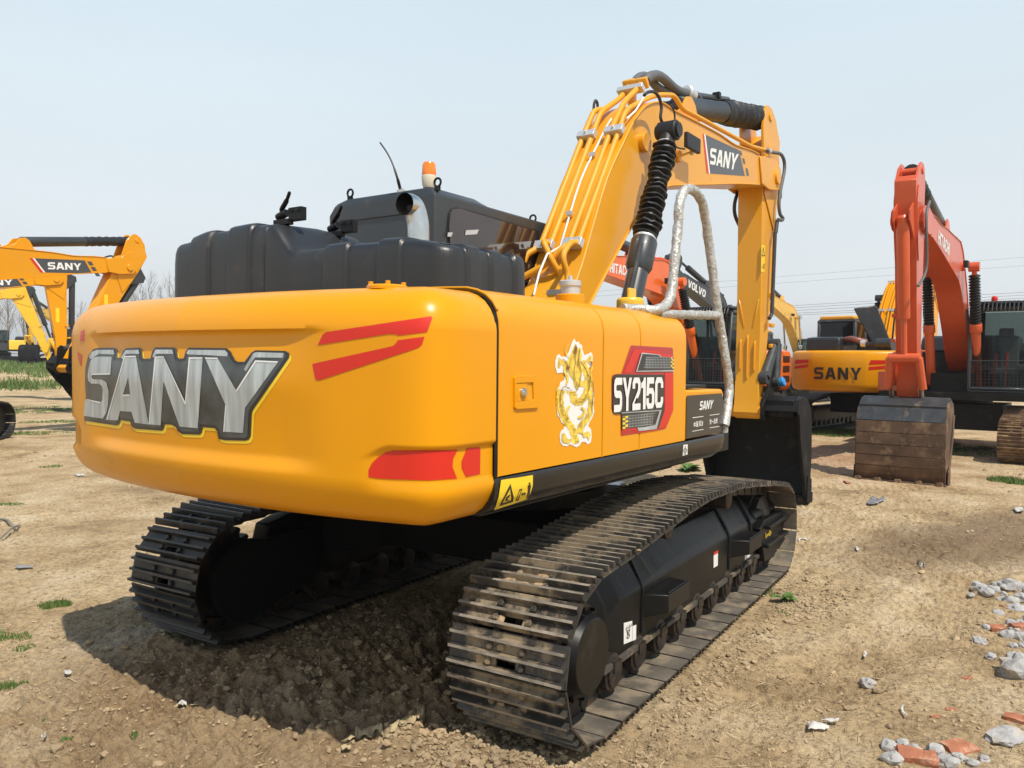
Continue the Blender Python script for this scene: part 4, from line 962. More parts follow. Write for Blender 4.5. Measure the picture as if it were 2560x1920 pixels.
def yclamp(y0, y1, i, dz=0):
    t = (base[i+1]-base[i-1]).normalized(); c = base[i]+Vector((0, (y0+y1)/2, 0)); n = Vector((-t.z, 0, t.x))
    R = Matrix(((t.x, 0, n.x), (0, 1, 0), (t.z, 0, n.z)))
    mb = MB().box(c+n*.012, (.075, y1-y0, .055), R); mb.box(c-n*.03, (.05, (y1-y0)*.6, .05), R)
    mb.lathe([(.012, 0), (.012, .02)], c+n*.038, n, 6)
    mb.build('pipe_clamp', 'clamp', boom, MU, bevel=.003)
for i in (iA, iB): yclamp(.06, .225, i); yclamp(-.20, -.035, i)
iM = (iA+iB)//2
for zt in (2.50, 2.98, 3.50): 
    i = nearest(zt); c = base[i]; MB().box(c+Vector((0, .01, -.02)), (.03, .05, .03)).build('pipe_clamp', 'clamp', boom, MU)
c0 = pyz(z3(835,190), .04); MB().box(c0, (.08, .25, .05), Matrix.Rotation(.5, 3, 'Y')*1.0).build('pipe_clamp', 'clamp', boom, MU, bevel=.004)
MB().box(c0+Vector((.03, 0, -.12)), (.05, .06, .22)).build('clamp_post', 'yellow2', boom, MU)
cb_ = pyz(z3(372,1492), -.1); MB().box(cb_, (.08, .16, .06)).build('pipe_clamp', 'clamp', boom, MU, bevel=.003)
for a, y in ((z3(828,160), .11), (z3(905,150), -.03)):
    c = pyz(a, y); MB().box(c, (.05, .12, .10), Matrix.Rotation(-.6, 3, 'Y')).build('hose_flange', 'yellow2', boom, MU, bevel=.01)
# hoses to the stick cylinder
h1 = sm([pyz(z3(860,140), .11), pyz(z3(885,112), .11), pyz(z3(920,102), .10), pyz(z3(960,125), .08), pyz(z3(1000,170), .05), pyz(z3(1060,205), .04), pyz(z3(1110,208), .03)], 6)
h2 = sm([pyz(z3(930,135), -.03), pyz(z3(950,110), -.03), pyz(z3(1000,98), -.03), pyz(z3(1050,125), -.02), pyz(z3(1110,180), 0), pyz(z3(1160,208), 0), pyz(z3(1195,213), 0)], 6)
MB().tube(h1, .040, 14).build('hose', 'grayhose', boom, MU); MB().tube(h2, .046, 14).build('hose', 'grayhose', boom, MU)
c = pyz(z3(1205,213), 0); MB().cyl(c-Vector((.07, 0, 0)), c+Vector((.08, 0, -.01)), .072, 14, .012).build('hose_coupling', 'clamp', boom, MU)
MB().tube(bend([c, pyz(z3(1240,212), 0), pyz(z3(1265,240), 0), pyz(z3(1310,305), 0)], .06), .036, 12).build('steel_elbow', 'charcoal', boom, MU)
# thin hoses
for pts, r in (([z3(920,225), z3(945,205), z3(985,205), z3(1015,240), z3(1030,300), z3(1025,370), z3(1045,415)], .014), ([z3(1085,285), z3(1105,310), z3(1115,360), z3(1113,405)], .009), ([z3(1112,505), z3(1115,540), z3(1135,560), z3(1178,568)], .008)):
    MB().tube(sm([pyz(p, -.33 if r > .01 else -.3) for p in pts], 6), r, 8).build('hose', 'hose', boom, MU)
MB().tube(sm([pyz(p, .2) for p in (z3(598,325), z3(600,285), z3(610,258), z3(622,280), z3(622,312))], 6), .012, 8).build('hose', 'hose', boom, MU)
# stick cylinder
sc0 = Vector((2.70, 0, 4.265)); s_end = pyz(z3(1515,343), 0); s_tip = Vector((5.25, 0, 4.80))
dirv = (s_end-sc0).normalized()
scy = MB().lathe([(.10, 0), (.115, .02), (.115, 1.35), (.125, 1.37), (.125, 1.50), (.11, 1.52)], sc0, dirv, 28)
scy.cyl(sc0-Vector((0, .11, 0)), sc0+Vector((0, .11, 0)), .08, 20)
sco = scy.build('stick_cylinder', 'charcoal', ex, MU)
MB().tube([sc0+dirv*.35+Vector((0, 0, .13)), sc0+dirv*.45+Vector((0, 0, .15)), sc0+dirv*1.45+Vector((0, 0, .15)), sc0+dirv*1.5+Vector((0, 0, .12))], .03, 10).build('cylinder_pipe', 'charcoal', sco, MU)
MB().box(sc0+dirv*1.05+Vector((0, -.02, .17)), (.06, .08, .06)).build('pipe_clamp', 'frameblack', sco, MU)
a = sc0+dirv*1.25; 
rb = MB(); n = 46; rows = []
path = [a.lerp(s_tip, i/n) for i in range(n+1)]
rs = [.135+.012*math.sin(i*2.1)+.006*math.sin(i*5.3) if i > 6 else .125+.002*i for i in range(n+1)]
rb.tube(path, rs, 22)
for v_ in rb.v: v_ += Vector(noise.noise_vector(v_*14))*.014
rb.build('rod_cover', 'rubber', sco, MU, angle=25)
# boom cylinders
for sgn in (-1, 1):
    yy = -.415 if sgn < 0 else .30
    ct = U(z3(1075,455), y=-.415); ct.y = yy; cbm_ = U(z3(846,1500), y=-.415); cbm_.y = yy
    d = (cbm_-ct).normalized(); base_ = ct+d*2.55
    bc = MB().cyl(ct-d*1.25, ct-d*1.25, .01)
    bc = MB().lathe([(.078, 0), (.084, .02), (.084, 1.18), (.078, 1.2)], ct+d*1.25, d, 24)
    bc.lathe([(.100, 0), (.108, .015), (.108, .25), (.088, .29)], ct+d*1.07, d, 14)
    bc.tube([ct+d*1.12+Vector((-.105, sgn*.03, 0)), ct+d*2.3+Vector((-.105, sgn*.03, 0))], .02, 8)
    bco = bc.build('boom_cylinder', 'charcoal', ex, MU)
    hd_ = MB().cyl(ct-Vector((0, .085, 0)), ct+Vector((0, .085, 0)), .085, 28, .008)
    hd_.cyl(ct-Vector((0, .105, 0)), ct+Vector((0, .105, 0)), .06, 24); hd_.cyl(ct, ct+d*.2, .065, 20)
    hd_.build('rod_eye', 'rubber', bco, MU)
    bw = bellows(ct+d*.14, ct+d*1.06, .064, .100, 18)
    for v_ in bw.v:
        tt = (v_-ct).dot(d); k_ = 1+.07*math.sin(tt*9)+.05*math.sin(tt*23+v_.x*9); ax_ = ct+d*tt; 
        nv = ax_+(v_-ax_)*k_+Vector(noise.noise_vector(v_*16))*.020; v_.x, v_.y, v_.z = nv
    bw.build('bellows', 'rubber', bco, MU, angle=30)
    MB().tube([ct+d*.13, ct+d*.17], .075, 20).build('hose_band', 'clamp', bco, MU)
    MB().lathe([(.088, 0), (.094, .01), (.094, .03), (.088, .04)], ct+d*1.04, d, 20).build('gland', 'clamp', bco, MU)
# work light and bracket on the boom side
wlp = U(z3(1228,530), y=-.33); wl_ = MB().box(wlp, (.32, .04, .14)); wlo = wl_.build('work_light', 'rubber', ex, MU, bevel=.01, seg=3)
a = U(z3(1130,620), y=-.22); b_ = U(z3(1225,585), y=-.30)
MB().tube([a, b_], .012, 6).box(U(z3(1143,615), y=-.225), (.06, .03, .10)).build('light_bracket', 'yellow2', ex, MU, bevel=.003)
MB().cyl(b_-Vector((0, 0, .03)), b_+Vector((0, 0, .05)), .02, 10).build('light_pivot', 'clamp', ex, MU)
# boom decal
yb = -(BY+.0003)
hb = hit_plane('y', yb, -1)
dcl = decal_surf([[px(z3, [(1310,476),(1525,575),(1562,740),(1340,724)])]], hb, .002, 'boom_decal', 'decalgrey', boom, None, MU)
decal_surf([[px(z3, [(1293,472),(1301,473),(1332,724),(1318,722)])]], hb, .002, 'red_bar', 'red', dcl, None, MU)
decal_surf([[px(z3, [(1301,473),(1310,476),(1340,724),(1332,724)])]], hb, .0022, 'white_bar', 'white', dcl, None, MU)
decal_surf([[px(z3, q)] for q in ([(1528,577),(1540,583),(1546,610),(1534,604)], [(1546,625),(1559,630),(1566,665),(1551,659)], [(1566,688),(1580,694),(1589,740),(1574,738)])], hb, .002, 'square', 'decalgrey', dcl, None, MU)
decal_surf(word_px('SANY', [z3(1338,664), z3(1500,704), z3(1522,602), z3(1340,560)], .08), hb, .004, 'lettering', 'white', dcl, None, MU)
# arm details
yl = MB(); ha = hit_plane('y', -.1503, -1)
la = decal_surf([[px(z3, [(1667,1180),(1692,1183),(1688,1355),(1664,1352)])]], ha, .002, 'warning_label', 'decalyellow', arm, None, MU)
decal_surf([[px(z3, [(1679,1192),(1689,1252),(1668,1252)]), px(z3, [(1679,1206),(1685,1246),(1672,1246)])], [px(z3, [(1680,1300),(1686,1300),(1684,1335),(1680,1335)])], [px(z3, [(1669,1318),(1676,1318),(1676,1324),(1669,1324)])]], ha, .0035, 'symbol', 'decaldark', la, None, MU)
hh = sm([U(p, y=-.24) for p in (z3(1705,582), z3(1745,590), z3(1790,600), z3(1812,640), z3(1815,700), z3(1800,780), z3(1785,860), z3(1780,930), z3(1788,985), z3(1805,1008), z3(1800,1022), z3(1775,1018))], 6)
MB().tube(hh, .021, 12).build('hose', 'grayhose', arm, MU)
MB().tube([U(z3(1770,1022), y=-.22), U(z3(1760,1100), y=-.22), U(z4(1345,60), y=-.22), U(z4(1320,690), y=-.22), U(z4(1300,725), y=-.22)], .024, 10).build('arm_pipe', 'charcoal', arm, MU)
c = U(z3(1710,580), y=-.23); MB().cyl(c-Vector((.03, 0, 0)), c+Vector((.05, 0, 0)), .036, 12).build('hose_coupling', 'clamp', arm, MU)
hl_ = sm([U(p, y=.2) for p in (z3(1530,812), z3(1515,850), z3(1497,920), z3(1500,990), z3(1530,1060), z3(1560,1090))], 6)
MB().tube(hl_, .022, 10).build('hose', 'hose', arm, MU)
# bucket linkage on the arm's far side and the bucket cylinder
lk_ = MB()
for s in (-1, 1):
    P0 = Vector((5.02, s*.19, 1.56)); P1 = Vector((5.46, s*.19, 1.98)); P2 = Vector((5.32, s*.245, 1.50))
    lk_.tube([P0, P1], [.075, .05], 12); lk_.tube([P1+Vector((0, s*.03, 0)), P2], [.05, .055], 12)
    lk_.cyl(P0-Vector((0, .05, 0)), P0+Vector((0, .05, 0)), .085); lk_.cyl(P1-Vector((0, .05, 0)), P1+Vector((0, .05, 0)), .07); lk_.cyl(P2-Vector((0, .05, 0)), P2+Vector((0, .05, 0)), .07)
lk_.cyl((5.46, -.2, 1.98), (5.46, .2, 1.98), .06); lk_.build('bucket_link', 'graysteel', ex, MU, bevel=.004)
MB().lathe([(.06, 0), (.06, .04), (.05, .05)], (5.34, -.30, 1.50), (0, -1, 0.3), 16).build('blue_cap', 'blue', ex, MU)
bcy = MB().lathe([(.06, 0), (.085, .05), (.085, 1.5), (.07, 1.55)], (5.78, 0, 4.0), Vector((5.46-5.78, 0, 1.98-4.0)), 20); bcy.cyl((5.46, 0, 1.98), (5.60, 0, 2.85), .04)
bcy.prism([(5.5, 4.3), (5.86, 4.06), (5.86, 3.9), (5.5, 3.7)], -.12, -.10); bcy.prism([(5.5, 4.3), (5.86, 4.06), (5.86, 3.9), (5.5, 3.7)], .10, .12)
bcy.build('bucket_cylinder', 'charcoal', ex, MU)
# ================================================================= ground
def vnoise(x, y, seed=0):
    xi = np.floor(x).astype(np.int64); yi = np.floor(y).astype(np.int64); fx = x-xi; fy = y-yi
    def h(a, b):
        n = (a*374761393+b*668265263+seed*982451653) & 0xffffffff
        n = ((n ^ (n >> 13))*1274126177) & 0xffffffff
        return ((n ^ (n >> 16)) & 0xffff)/65535.
    ux = fx*fx*(3-2*fx); uy = fy*fy*(3-2*fy)
    return (h(xi, yi)*(1-ux)+h(xi+1, yi)*ux)*(1-uy)+(h(xi, yi+1)*(1-ux)+h(xi+1, yi+1)*ux)*uy
def fbm(x, y, o=4, seed=0, g=.5):
    s = 0; a = 1; t = 0
    for k in range(o):
        s = s+a*(vnoise(x*2**k+17.3*k, y*2**k-9.1*k, seed+k)-.5); t += a; a *= g
    return s/t
def worley(x, y, seed=0):
    xi = np.floor(x).astype(np.int64); yi = np.floor(y).astype(np.int64); best = np.full(x.shape, 9.)
    for dx in (-1, 0, 1):
        for dy in (-1, 0, 1):
            a = xi+dx; b = yi+dy; n = (a*374761393+b*668265263+seed*982451653) & 0xffffffff
            n = ((n ^ (n >> 13))*1274126177) & 0xffffffff; px_ = a+((n >> 3) & 1023)/1023.; py_ = b+((n >> 14) & 1023)/1023.
            best = np.minimum(best, (px_-x)**2+(py_-y)**2)
    return np.sqrt(best)
def sstep(a, b, x):
    t = np.clip((x-a)/(b-a), 0, 1); return t*t*(3-2*t)
def ground_h(x, y):
    r = np.hypot(x-CAM.x, y-CAM.y)
    rough = .75+1.35*sstep(-.05, .25, fbm(x*.5+3, y*.5, 3, 5))          # rougher and smoother areas
    near_tr = np.exp(-((np.abs(np.abs(y)-1.19)/.62)**4))*(np.abs(x) < 2.6)
    churn = np.exp(-(((x+1.6)/2.2)**4))*np.exp(-((y/2.3)**4))        # churned soil behind and below the machine
    rough = rough*(1-.3*near_tr)+1.3*churn
    rough = rough*(1-.6*sstep(4.0, 1.5, np.hypot(x+.3, y+4.4)))      # trodden flat in the lower right
    h = .05*fbm(x*.25, y*.25, 2, 1)+.028*fbm(x*1.3, y*1.3, 3, 2)*rough
    c1 = 1-worley(x*5+fbm(x*6, y*6, 2, 9), y*5+fbm(x*6+5, y*6, 2, 8), 3); c2 = 1-worley(x*13+1.5*fbm(x*11, y*11, 2, 7), y*13, 4)
    fade = 1/(1+(r/14)**2)
    h = h+rough*(.030*np.maximum(c1-.45, 0)+.020*np.maximum(c2-.4, 0))*(.4+.6*fade)
    h = h+rough*.020*fbm(x*7, y*7, 4, 11, .6)*(.5+.5*fade)+.006*fbm(x*40, y*40, 2, 12)*fade
    # berm of pushed soil along the track on the right and behind it
    h = h+.045*np.exp(-((y+1.66)/.09)**2)*(x > -2.2)*(x < 2.2)*(.2+1.4*vnoise(x*4, y*9, 21)*vnoise(x*1.2, y, 22))
    h = h+.05*np.exp(-(((x+2.1)/.16)**2))*np.exp(-(((y+1.15)/.55)**4))*(.5+vnoise(x*9, y*9, 24))
    h = h+.04*np.exp(-(((x+2.0)/.25)**2))*np.exp(-(((y-1.15)/.6)**4))*(.5+vnoise(x*9, y*9, 25))
    # old track print beside the right track
    tr = np.exp(-(((y+3.1-.25*(x-1))/.42)**4))*(x > .2)*(x < 4.5)
    h = h+tr*.02*np.sin(x*2*np.pi/.19)*sstep(-.1, .1, fbm(x*2, y*2, 2, 31))
    # ruts left by machines that drove past
    for (ax_, ay_, dx_, dy_, wdt, dep, ph) in ((-3.4, 4.5, .92, .39, .30, .035, 0), (-4.1, 6.3, .92, .39, .30, .035, 1), (1.0, -4.2, .97, -.22, .27, .030, 2), (1.4, -2.55, .97, -.22, .27, .026, 3), (-4.4, 1.6, .55, .83, .24, .028, 4), (6.5, 1.0, .35, -.94, .3, .03, 5), (-1.5, 10, .8, .6, .4, .04, 6)):
        s_ = (x-ax_)*dx_+(y-ay_)*dy_; t_ = (y-ay_)*dx_-(x-ax_)*dy_+.5*fbm(s_*.35+ph*9, s_*0+3, 2, 40+ph); m_ = np.exp(-(t_/wdt)**4)*sstep(-5, -3.5, s_)*sstep(6, 4, s_)*(.35+.65*sstep(-.08, .12, fbm(x*.9, y*.9, 2, 60+ph)))
        h = h-dep*m_+m_*.011*np.sin(s_*2*np.pi/.115)+.02*np.exp(-((np.abs(t_)-wdt*1.15)/.07)**2)*sstep(-5, -3.5, s_)*sstep(6, 4, s_)*vnoise(x*6, y*6, 70+ph)
    h = h-.035
    an = np.arctan2(y-CAM.y, x-CAM.x)-YAW; h = np.where(r > 120, -.03, h)+1.1*sstep(36, 70, r)*sstep(.2, .38, an)
    keep = np.exp(-((np.abs(np.abs(y)-1.19)/.36)**6))*(np.abs(x) < 1.95)
    h = h*(1-.85*keep)-.012*keep
    return h
ang = []
a = -math.pi
while a < math.pi:
    ang.append(a); a += .0011 if abs(a) < .68 else (.006 if abs(a) < .9 else .05)
ang = np.array(ang)+YAW
rad = [0.0, 1.0, 1.6]
r = 2.0
while r < 1700: rad.append(r); r *= 1.0032 if r < 9 else (1.006 if r < 22 else (1.02 if r < 80 else 1.15))
rad = np.array(rad); A, R = np.meshgrid(ang, rad); X = CAM.x+R*np.cos(A); Y = CAM.y+R*np.sin(A)
Z = ground_h(X, Y)
nr, na = X.shape
co = np.stack([X, Y, Z], -1).reshape(-1, 3).astype(np.float32)
i = np.arange(nr-1)[:, None]; j = np.arange(na)[None, :]; j2 = (j+1) % na
quads = np.stack([i*na+j, (i+1)*na+j, (i+1)*na+j2, i*na+j2], -1).reshape(-1, 4).astype(np.int32)
me = bpy.data.meshes.new('ground'); me.vertices.add(len(co)); me.vertices.foreach_set('co', co.ravel())
me.loops.add(quads.size); me.loops.foreach_set('vertex_index', quads.ravel()); me.polygons.add(len(quads))
me.polygons.foreach_set('loop_start', np.arange(0, quads.size, 4, dtype=np.int32)); me.update(calc_edges=True); me.validate()
me.polygons.foreach_set('use_smooth', [True]*len(me.polygons))
gr_o = bpy.data.objects.new('ground', me); C.objects.link(gr_o); tag(gr_o, kind='structure')
import bisect
_rad = list(rad); _ang = list(ang); _Z = Z
def gz(x, y):          # height of the ground mesh at a point
    dx, dy = x-CAM.x, y-CAM.y; r_ = math.hypot(dx, dy); a_ = math.atan2(dy, dx)
    while a_ < _ang[0]: a_ += 2*math.pi
    while a_ > _ang[-1]: a_ -= 2*math.pi
    i = min(max(bisect.bisect_right(_rad, r_)-1, 0), len(_rad)-2); j = min(max(bisect.bisect_right(_ang, a_)-1, 0), len(_ang)-2)
    u = (r_-_rad[i])/(_rad[i+1]-_rad[i]); v = (a_-_ang[j])/(_ang[j+1]-_ang[j]); u = min(max(u, 0), 1); v = min(max(v, 0), 1)
    return float((_Z[i, j]*(1-v)+_Z[i, j+1]*v)*(1-u)+(_Z[i+1, j]*(1-v)+_Z[i+1, j+1]*v)*u)
# soil material
m = bpy.data.materials.new('dry_clay_soil'); m.use_nodes = True; nt = m.node_tree; b = nt.nodes['Principled BSDF']; Ln = nt.links.new
tc = nt.nodes.new('ShaderNodeTexCoord'); b.inputs['Roughness'].default_value = .95; b.inputs['Specular IOR Level'].default_value = .15
def nz(s, d=6, rgh=.55):
    n = nt.nodes.new('ShaderNodeTexNoise'); n.inputs['Scale'].default_value = s; n.inputs['Detail'].default_value = d; n.inputs['Roughness'].default_value = rgh; Ln(tc.outputs['Object'], n.inputs['Vector']); return n
def ramp(src, stops):
    r = nt.nodes.new('ShaderNodeValToRGB'); el = r.color_ramp.elements
    el[0].position, el[0].color = stops[0][0], (*stops[0][1], 1); el[1].position, el[1].color = stops[-1][0], (*stops[-1][1], 1)
    for p, c in stops[1:-1]: e = el.new(p); e.color = (*c, 1)
    Ln(src, r.inputs[0]); return r
def mixc(f, a, bb, mode='MIX'):
    x = nt.nodes.new('ShaderNodeMix'); x.data_type = 'RGBA'; x.blend_type = mode
    if isinstance(f, float): x.inputs['Factor'].default_value = f
    else: Ln(f, x.inputs['Factor'])
    for s, v in (('A', a), ('B', bb)):
        if isinstance(v, tuple): x.inputs[s].default_value = (*v, 1)
        else: Ln(v, x.inputs[s])
    return x.outputs['Result']
c_base = ramp(nz(1.1, 8, .6).outputs[0], [(.34, (.32, .225, .125)), (.45, (.48, .35, .20)), (.55, (.55, .42, .255)), (.66, (.64, .51, .34))])
c_fine = ramp(nz(26, 8, .7).outputs[0], [(.30, (.42, .38, .33)), (.50, (1, 1, 1)), (.72, (1.3, 1.28, 1.22))])
col = mixc(1.0, c_base.outputs[0], c_fine.outputs[0], 'MULTIPLY')
fl_ = ramp(nz(110, 3, .6).outputs[0], [(.62, (0, 0, 0)), (.70, (1, 1, 1))]); col = mixc(fl_.outputs[0], col, (.52, .40, .25))
dk_ = ramp(nz(60, 4, .6).outputs[0], [(.30, (1, 1, 1)), (.38, (0, 0, 0))]); col = mixc(dk_.outputs[0], col, (.19, .13, .08))
# darker patch of bare earth on the right and redder crumbled brick soil in front of the machines
def blob(cx, cy, rx, ry, rot_, soft=.4):
    mp = nt.nodes.new('ShaderNodeMapping'); mp.vector_type = 'TEXTURE'; mp.inputs['Location'].default_value = (cx, cy, 0); mp.inputs['Rotation'].default_value = (0, 0, rot_); mp.inputs['Scale'].default_value = (rx, ry, 1000)
    n = nz(1.6, 5); ad = nt.nodes.new('ShaderNodeVectorMath'); ad.operation = 'MULTIPLY_ADD'; ad.inputs[1].default_value = (.9, .9, 0); Ln(n.outputs['Color'], ad.inputs[0]); Ln(tc.outputs['Object'], ad.inputs[2])
    Ln(ad.outputs[0], mp.inputs[0]); ln = nt.nodes.new('ShaderNodeVectorMath'); ln.operation = 'LENGTH'; Ln(mp.outputs[0], ln.inputs[0])
    r = nt.nodes.new('ShaderNodeMapRange'); r.inputs[1].default_value = 1+soft; r.inputs[2].default_value = 1-soft; Ln(ln.outputs['Value'], r.inputs[0]); return r.outputs[0]
def scale_c(src): return src
def scale_f(src, k):
    q = nt.nodes.new('ShaderNodeMath'); q.operation = 'MULTIPLY'; q.inputs[1].default_value = k; Ln(src, q.inputs[0]); return q.outputs[0]
vo = nt.nodes.new('ShaderNodeTexVoronoi'); vo.feature = 'DISTANCE_TO_EDGE'; vo.inputs['Scale'].default_value = 17; wv = nt.nodes.new('ShaderNodeVectorMath'); wv.operation = 'MULTIPLY_ADD'; wv.inputs[1].default_value = (.09, .09, .09); Ln(nz(14, 4).outputs['Color'], wv.inputs[0]); Ln(tc.outputs['Object'], wv.inputs[2]); Ln(wv.outputs[0], vo.inputs['Vector'])
ckr = ramp(vo.outputs['Distance'], [(.0, (.62, .58, .54)), (.05, (1, 1, 1))]); msk = ramp(nz(2.3, 4).outputs[0], [(.48, (0, 0, 0)), (.60, (1, 1, 1))])
col = mixc(scale_c(msk.outputs[0]), col, mixc(1.0, col, ckr.outputs[0], 'MULTIPLY'))
# churned, moist earth with shade painted into its colour, behind and below the machine
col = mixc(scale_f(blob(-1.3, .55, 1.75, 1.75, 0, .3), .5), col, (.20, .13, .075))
dp = W(D(2130, 1150), z=0)
col = mixc(scale_f(blob(dp.x+.45, dp.y+.35, 2.3, .75, math.radians(-25), .35), .72), col, (.17, .115, .07))
rd = W(D(1790, 985), z=0)
col = mixc(scale_f(blob(rd.x+.5, rd.y+.5, 2.6, 1.6, .5, .6), .45), col, (.36, .17, .10))
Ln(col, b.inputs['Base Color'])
bp3 = nt.nodes.new('ShaderNodeBump'); bp3.inputs['Strength'].default_value = .5; bp3.inputs['Distance'].default_value = .012; Ln(vo.outputs['Distance'], bp3.inputs['Height'])
bp1 = nt.nodes.new('ShaderNodeBump'); bp1.inputs['Strength'].default_value = 1.0; bp1.inputs['Distance'].default_value = .026; Ln(nz(38, 8, .68).outputs[0], bp1.inputs['Height'])
bp2 = nt.nodes.new('ShaderNodeBump'); bp2.inputs['Strength'].default_value = .6; bp2.inputs['Distance'].default_value = .09; Ln(nz(7, 8, .62).outputs[0], bp2.inputs['Height']); Ln(bp3.outputs[0], bp2.inputs['Normal']); Ln(bp2.outputs[0], bp1.inputs['Normal'])
Ln(bp1.outputs[0], b.inputs['Normal'])
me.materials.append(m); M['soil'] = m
def chunk(rad, seed, squash=.7, sub=2, amp=.35, sharp=2.3):
    bm = bmesh.new(); bmesh.ops.create_icosphere(bm, subdivisions=sub, radius=1); o = Vector((seed*3.7, seed*1.3, seed*7.1))
    for v in bm.verts:
        n1 = noise.noise(v.co*sharp+o); n2 = noise.noise(v.co*sharp*2.7+o); n3 = noise.noise(v.co*1.1+o*2)
        v.co = v.co*(1+amp*n1+amp*.5*n2+amp*n3); v.co.z *= squash
    vs = [v.co*rad for v in bm.verts]; fs = [tuple(v.index for v in f.verts) for f in bm.faces]; bm.free(); return vs, fs
# loose clods of clay: uncountable, one object
protos = [chunk(1, s, .6, 1, .4) for s in range(10)]
cl = MB(); rnd = random.Random(3)
def inframe(x, y, z=0):
    d = Vector((x, y, z))-CAM; zz = d.dot(fw)
    return zz > .5 and abs(d.dot(RT)/zz) < .72 and abs(d.dot(UPV)/zz) < .55
vsA = []; fsA = []; off_ = 0
def add_clod(x, y, s, sink=.3):
    global off_
    vs, fs = protos[rnd.randrange(10)]; R = Matrix.Rotation(rnd.uniform(0, 6.28), 3, 'Z')@Matrix.Rotation(rnd.uniform(-.5, .5), 3, 'X'); zc = gz(x, y)+s*.6*(1-2*sink)
    vsA.extend([R@v*s+Vector((x, y, zc)) for v in vs]); fsA.extend([tuple(i+off_ for i in f) for f in fs]); off_ += len(vs)
cnt = 0
while cnt < 6000:
    rr = 2.2*math.exp(rnd.random()*2.1); aa = YAW+rnd.uniform(-.62, .62); x = CAM.x+rr*math.cos(aa); y = CAM.y+rr*math.sin(aa)
    if abs(abs(y)-1.19) < .33 and abs(x) < 2.1: continue
    dens = float(fbm(np.array([x*.8]), np.array([y*.8]), 2, 77)[0])
    if dens < -.02 and rnd.random() < .7: continue
    add_clod(x, y, rnd.uniform(.003, .009)*(1+rr*.08)*(1+1.5*(rnd.random() < .03))); cnt += 1
for k in range(4200):   # crumbled heaps around the tracks
    t = rnd.random()
    if t < .42: x = rnd.gauss(-2.12, .13); y = rnd.gauss(-1.15, .36)
    elif t < .6: x = rnd.uniform(-1.9, 2.0); y = -1.66+rnd.gauss(0, .07)
    elif t < .7: x = rnd.gauss(1.2, .35); y = rnd.gauss(-1.85, .12)
    else: x = rnd.gauss(-1.6, .7); y = rnd.gauss(.2, .9)
    add_clod(x, y, min(.005*math.exp(abs(rnd.gauss(0, .65))), .021)*(1.35 if t > .7 else 1), .2)
cm = MB(); cm.v = vsA; cm.f = fsA
clo = cm.build('soil_clods', 'mud', None, smooth=False); clo.data.materials[0] = mat('clod_clay', (.37, .275, .165), .95, var=.35, vscale=3, bump=.6, bscale=90); tag(clo, 'crumbs and clods of dry tan clay scattered over the yard', 'soil', kind='stuff')
# clay stuck on the track shoes of the right track
mm_ = MB(); 
for k in range(110):
    i = rnd.choice([0, 1, 2, 3, 4, 5, 6, 7, 8, 9, 10, 11, 12]) if rnd.random() < .6 else rnd.randrange(0, 49); pm_ = Matrix.Translation((0, -1.19, 0))@place_on(res, i, NS, LEN); p = pm_@Vector((rnd.choice((-.045, .035))+rnd.uniform(-.02, .02), rnd.gauss(0, .12), .008))
    if p.z < .12: continue
    vs, fs = protos[rnd.randrange(10)]; s = rnd.uniform(.005, .016); mm_.add([pm_.to_3x3()@Vector((v.x*s*1.5+rnd.uniform(-.003, .003), v.y*s*2.4, v.z*s*.7))+p for v in vs], fs)
cmo = mm_.build('caked_mud', 'mud', ex, smooth=False); cmo['kind'] = 'stuff'
# straw and dead stalks
st = MB()
for k in range(1500):
    rr = 2.3*math.exp(rnd.random()*1.7); aa = YAW+rnd.uniform(-.6, .6)
    if rnd.random() < .5: aa = YAW-rnd.uniform(.05, .6)
    x = CAM.x+rr*math.cos(aa); y = CAM.y+rr*math.sin(aa)
    if abs(y) < 1.6 and abs(x) < 2.2: continue
    L_ = rnd.uniform(.02, .09)*(1+(rnd.random() < .06)*1.5); th_ = rnd.uniform(0, 3.14); z = gz(x, y)+.006; dx, dy = math.cos(th_)*L_/2, math.sin(th_)*L_/2
    st.tube([Vector((x-dx, y-dy, z+rnd.uniform(0, .01))), Vector((x+dy*.1, y+dx*.1, z+.006)), Vector((x+dx, y+dy, z+rnd.uniform(0, .015)))], rnd.uniform(.0009, .0022), 3)
so = st.build('straw', mat('dry_straw', (.46, .36, .21), .8, var=.35, vscale=9), None); tag(so, 'short pieces of dry straw and stalks lying on the clay', 'straw', kind='stuff')
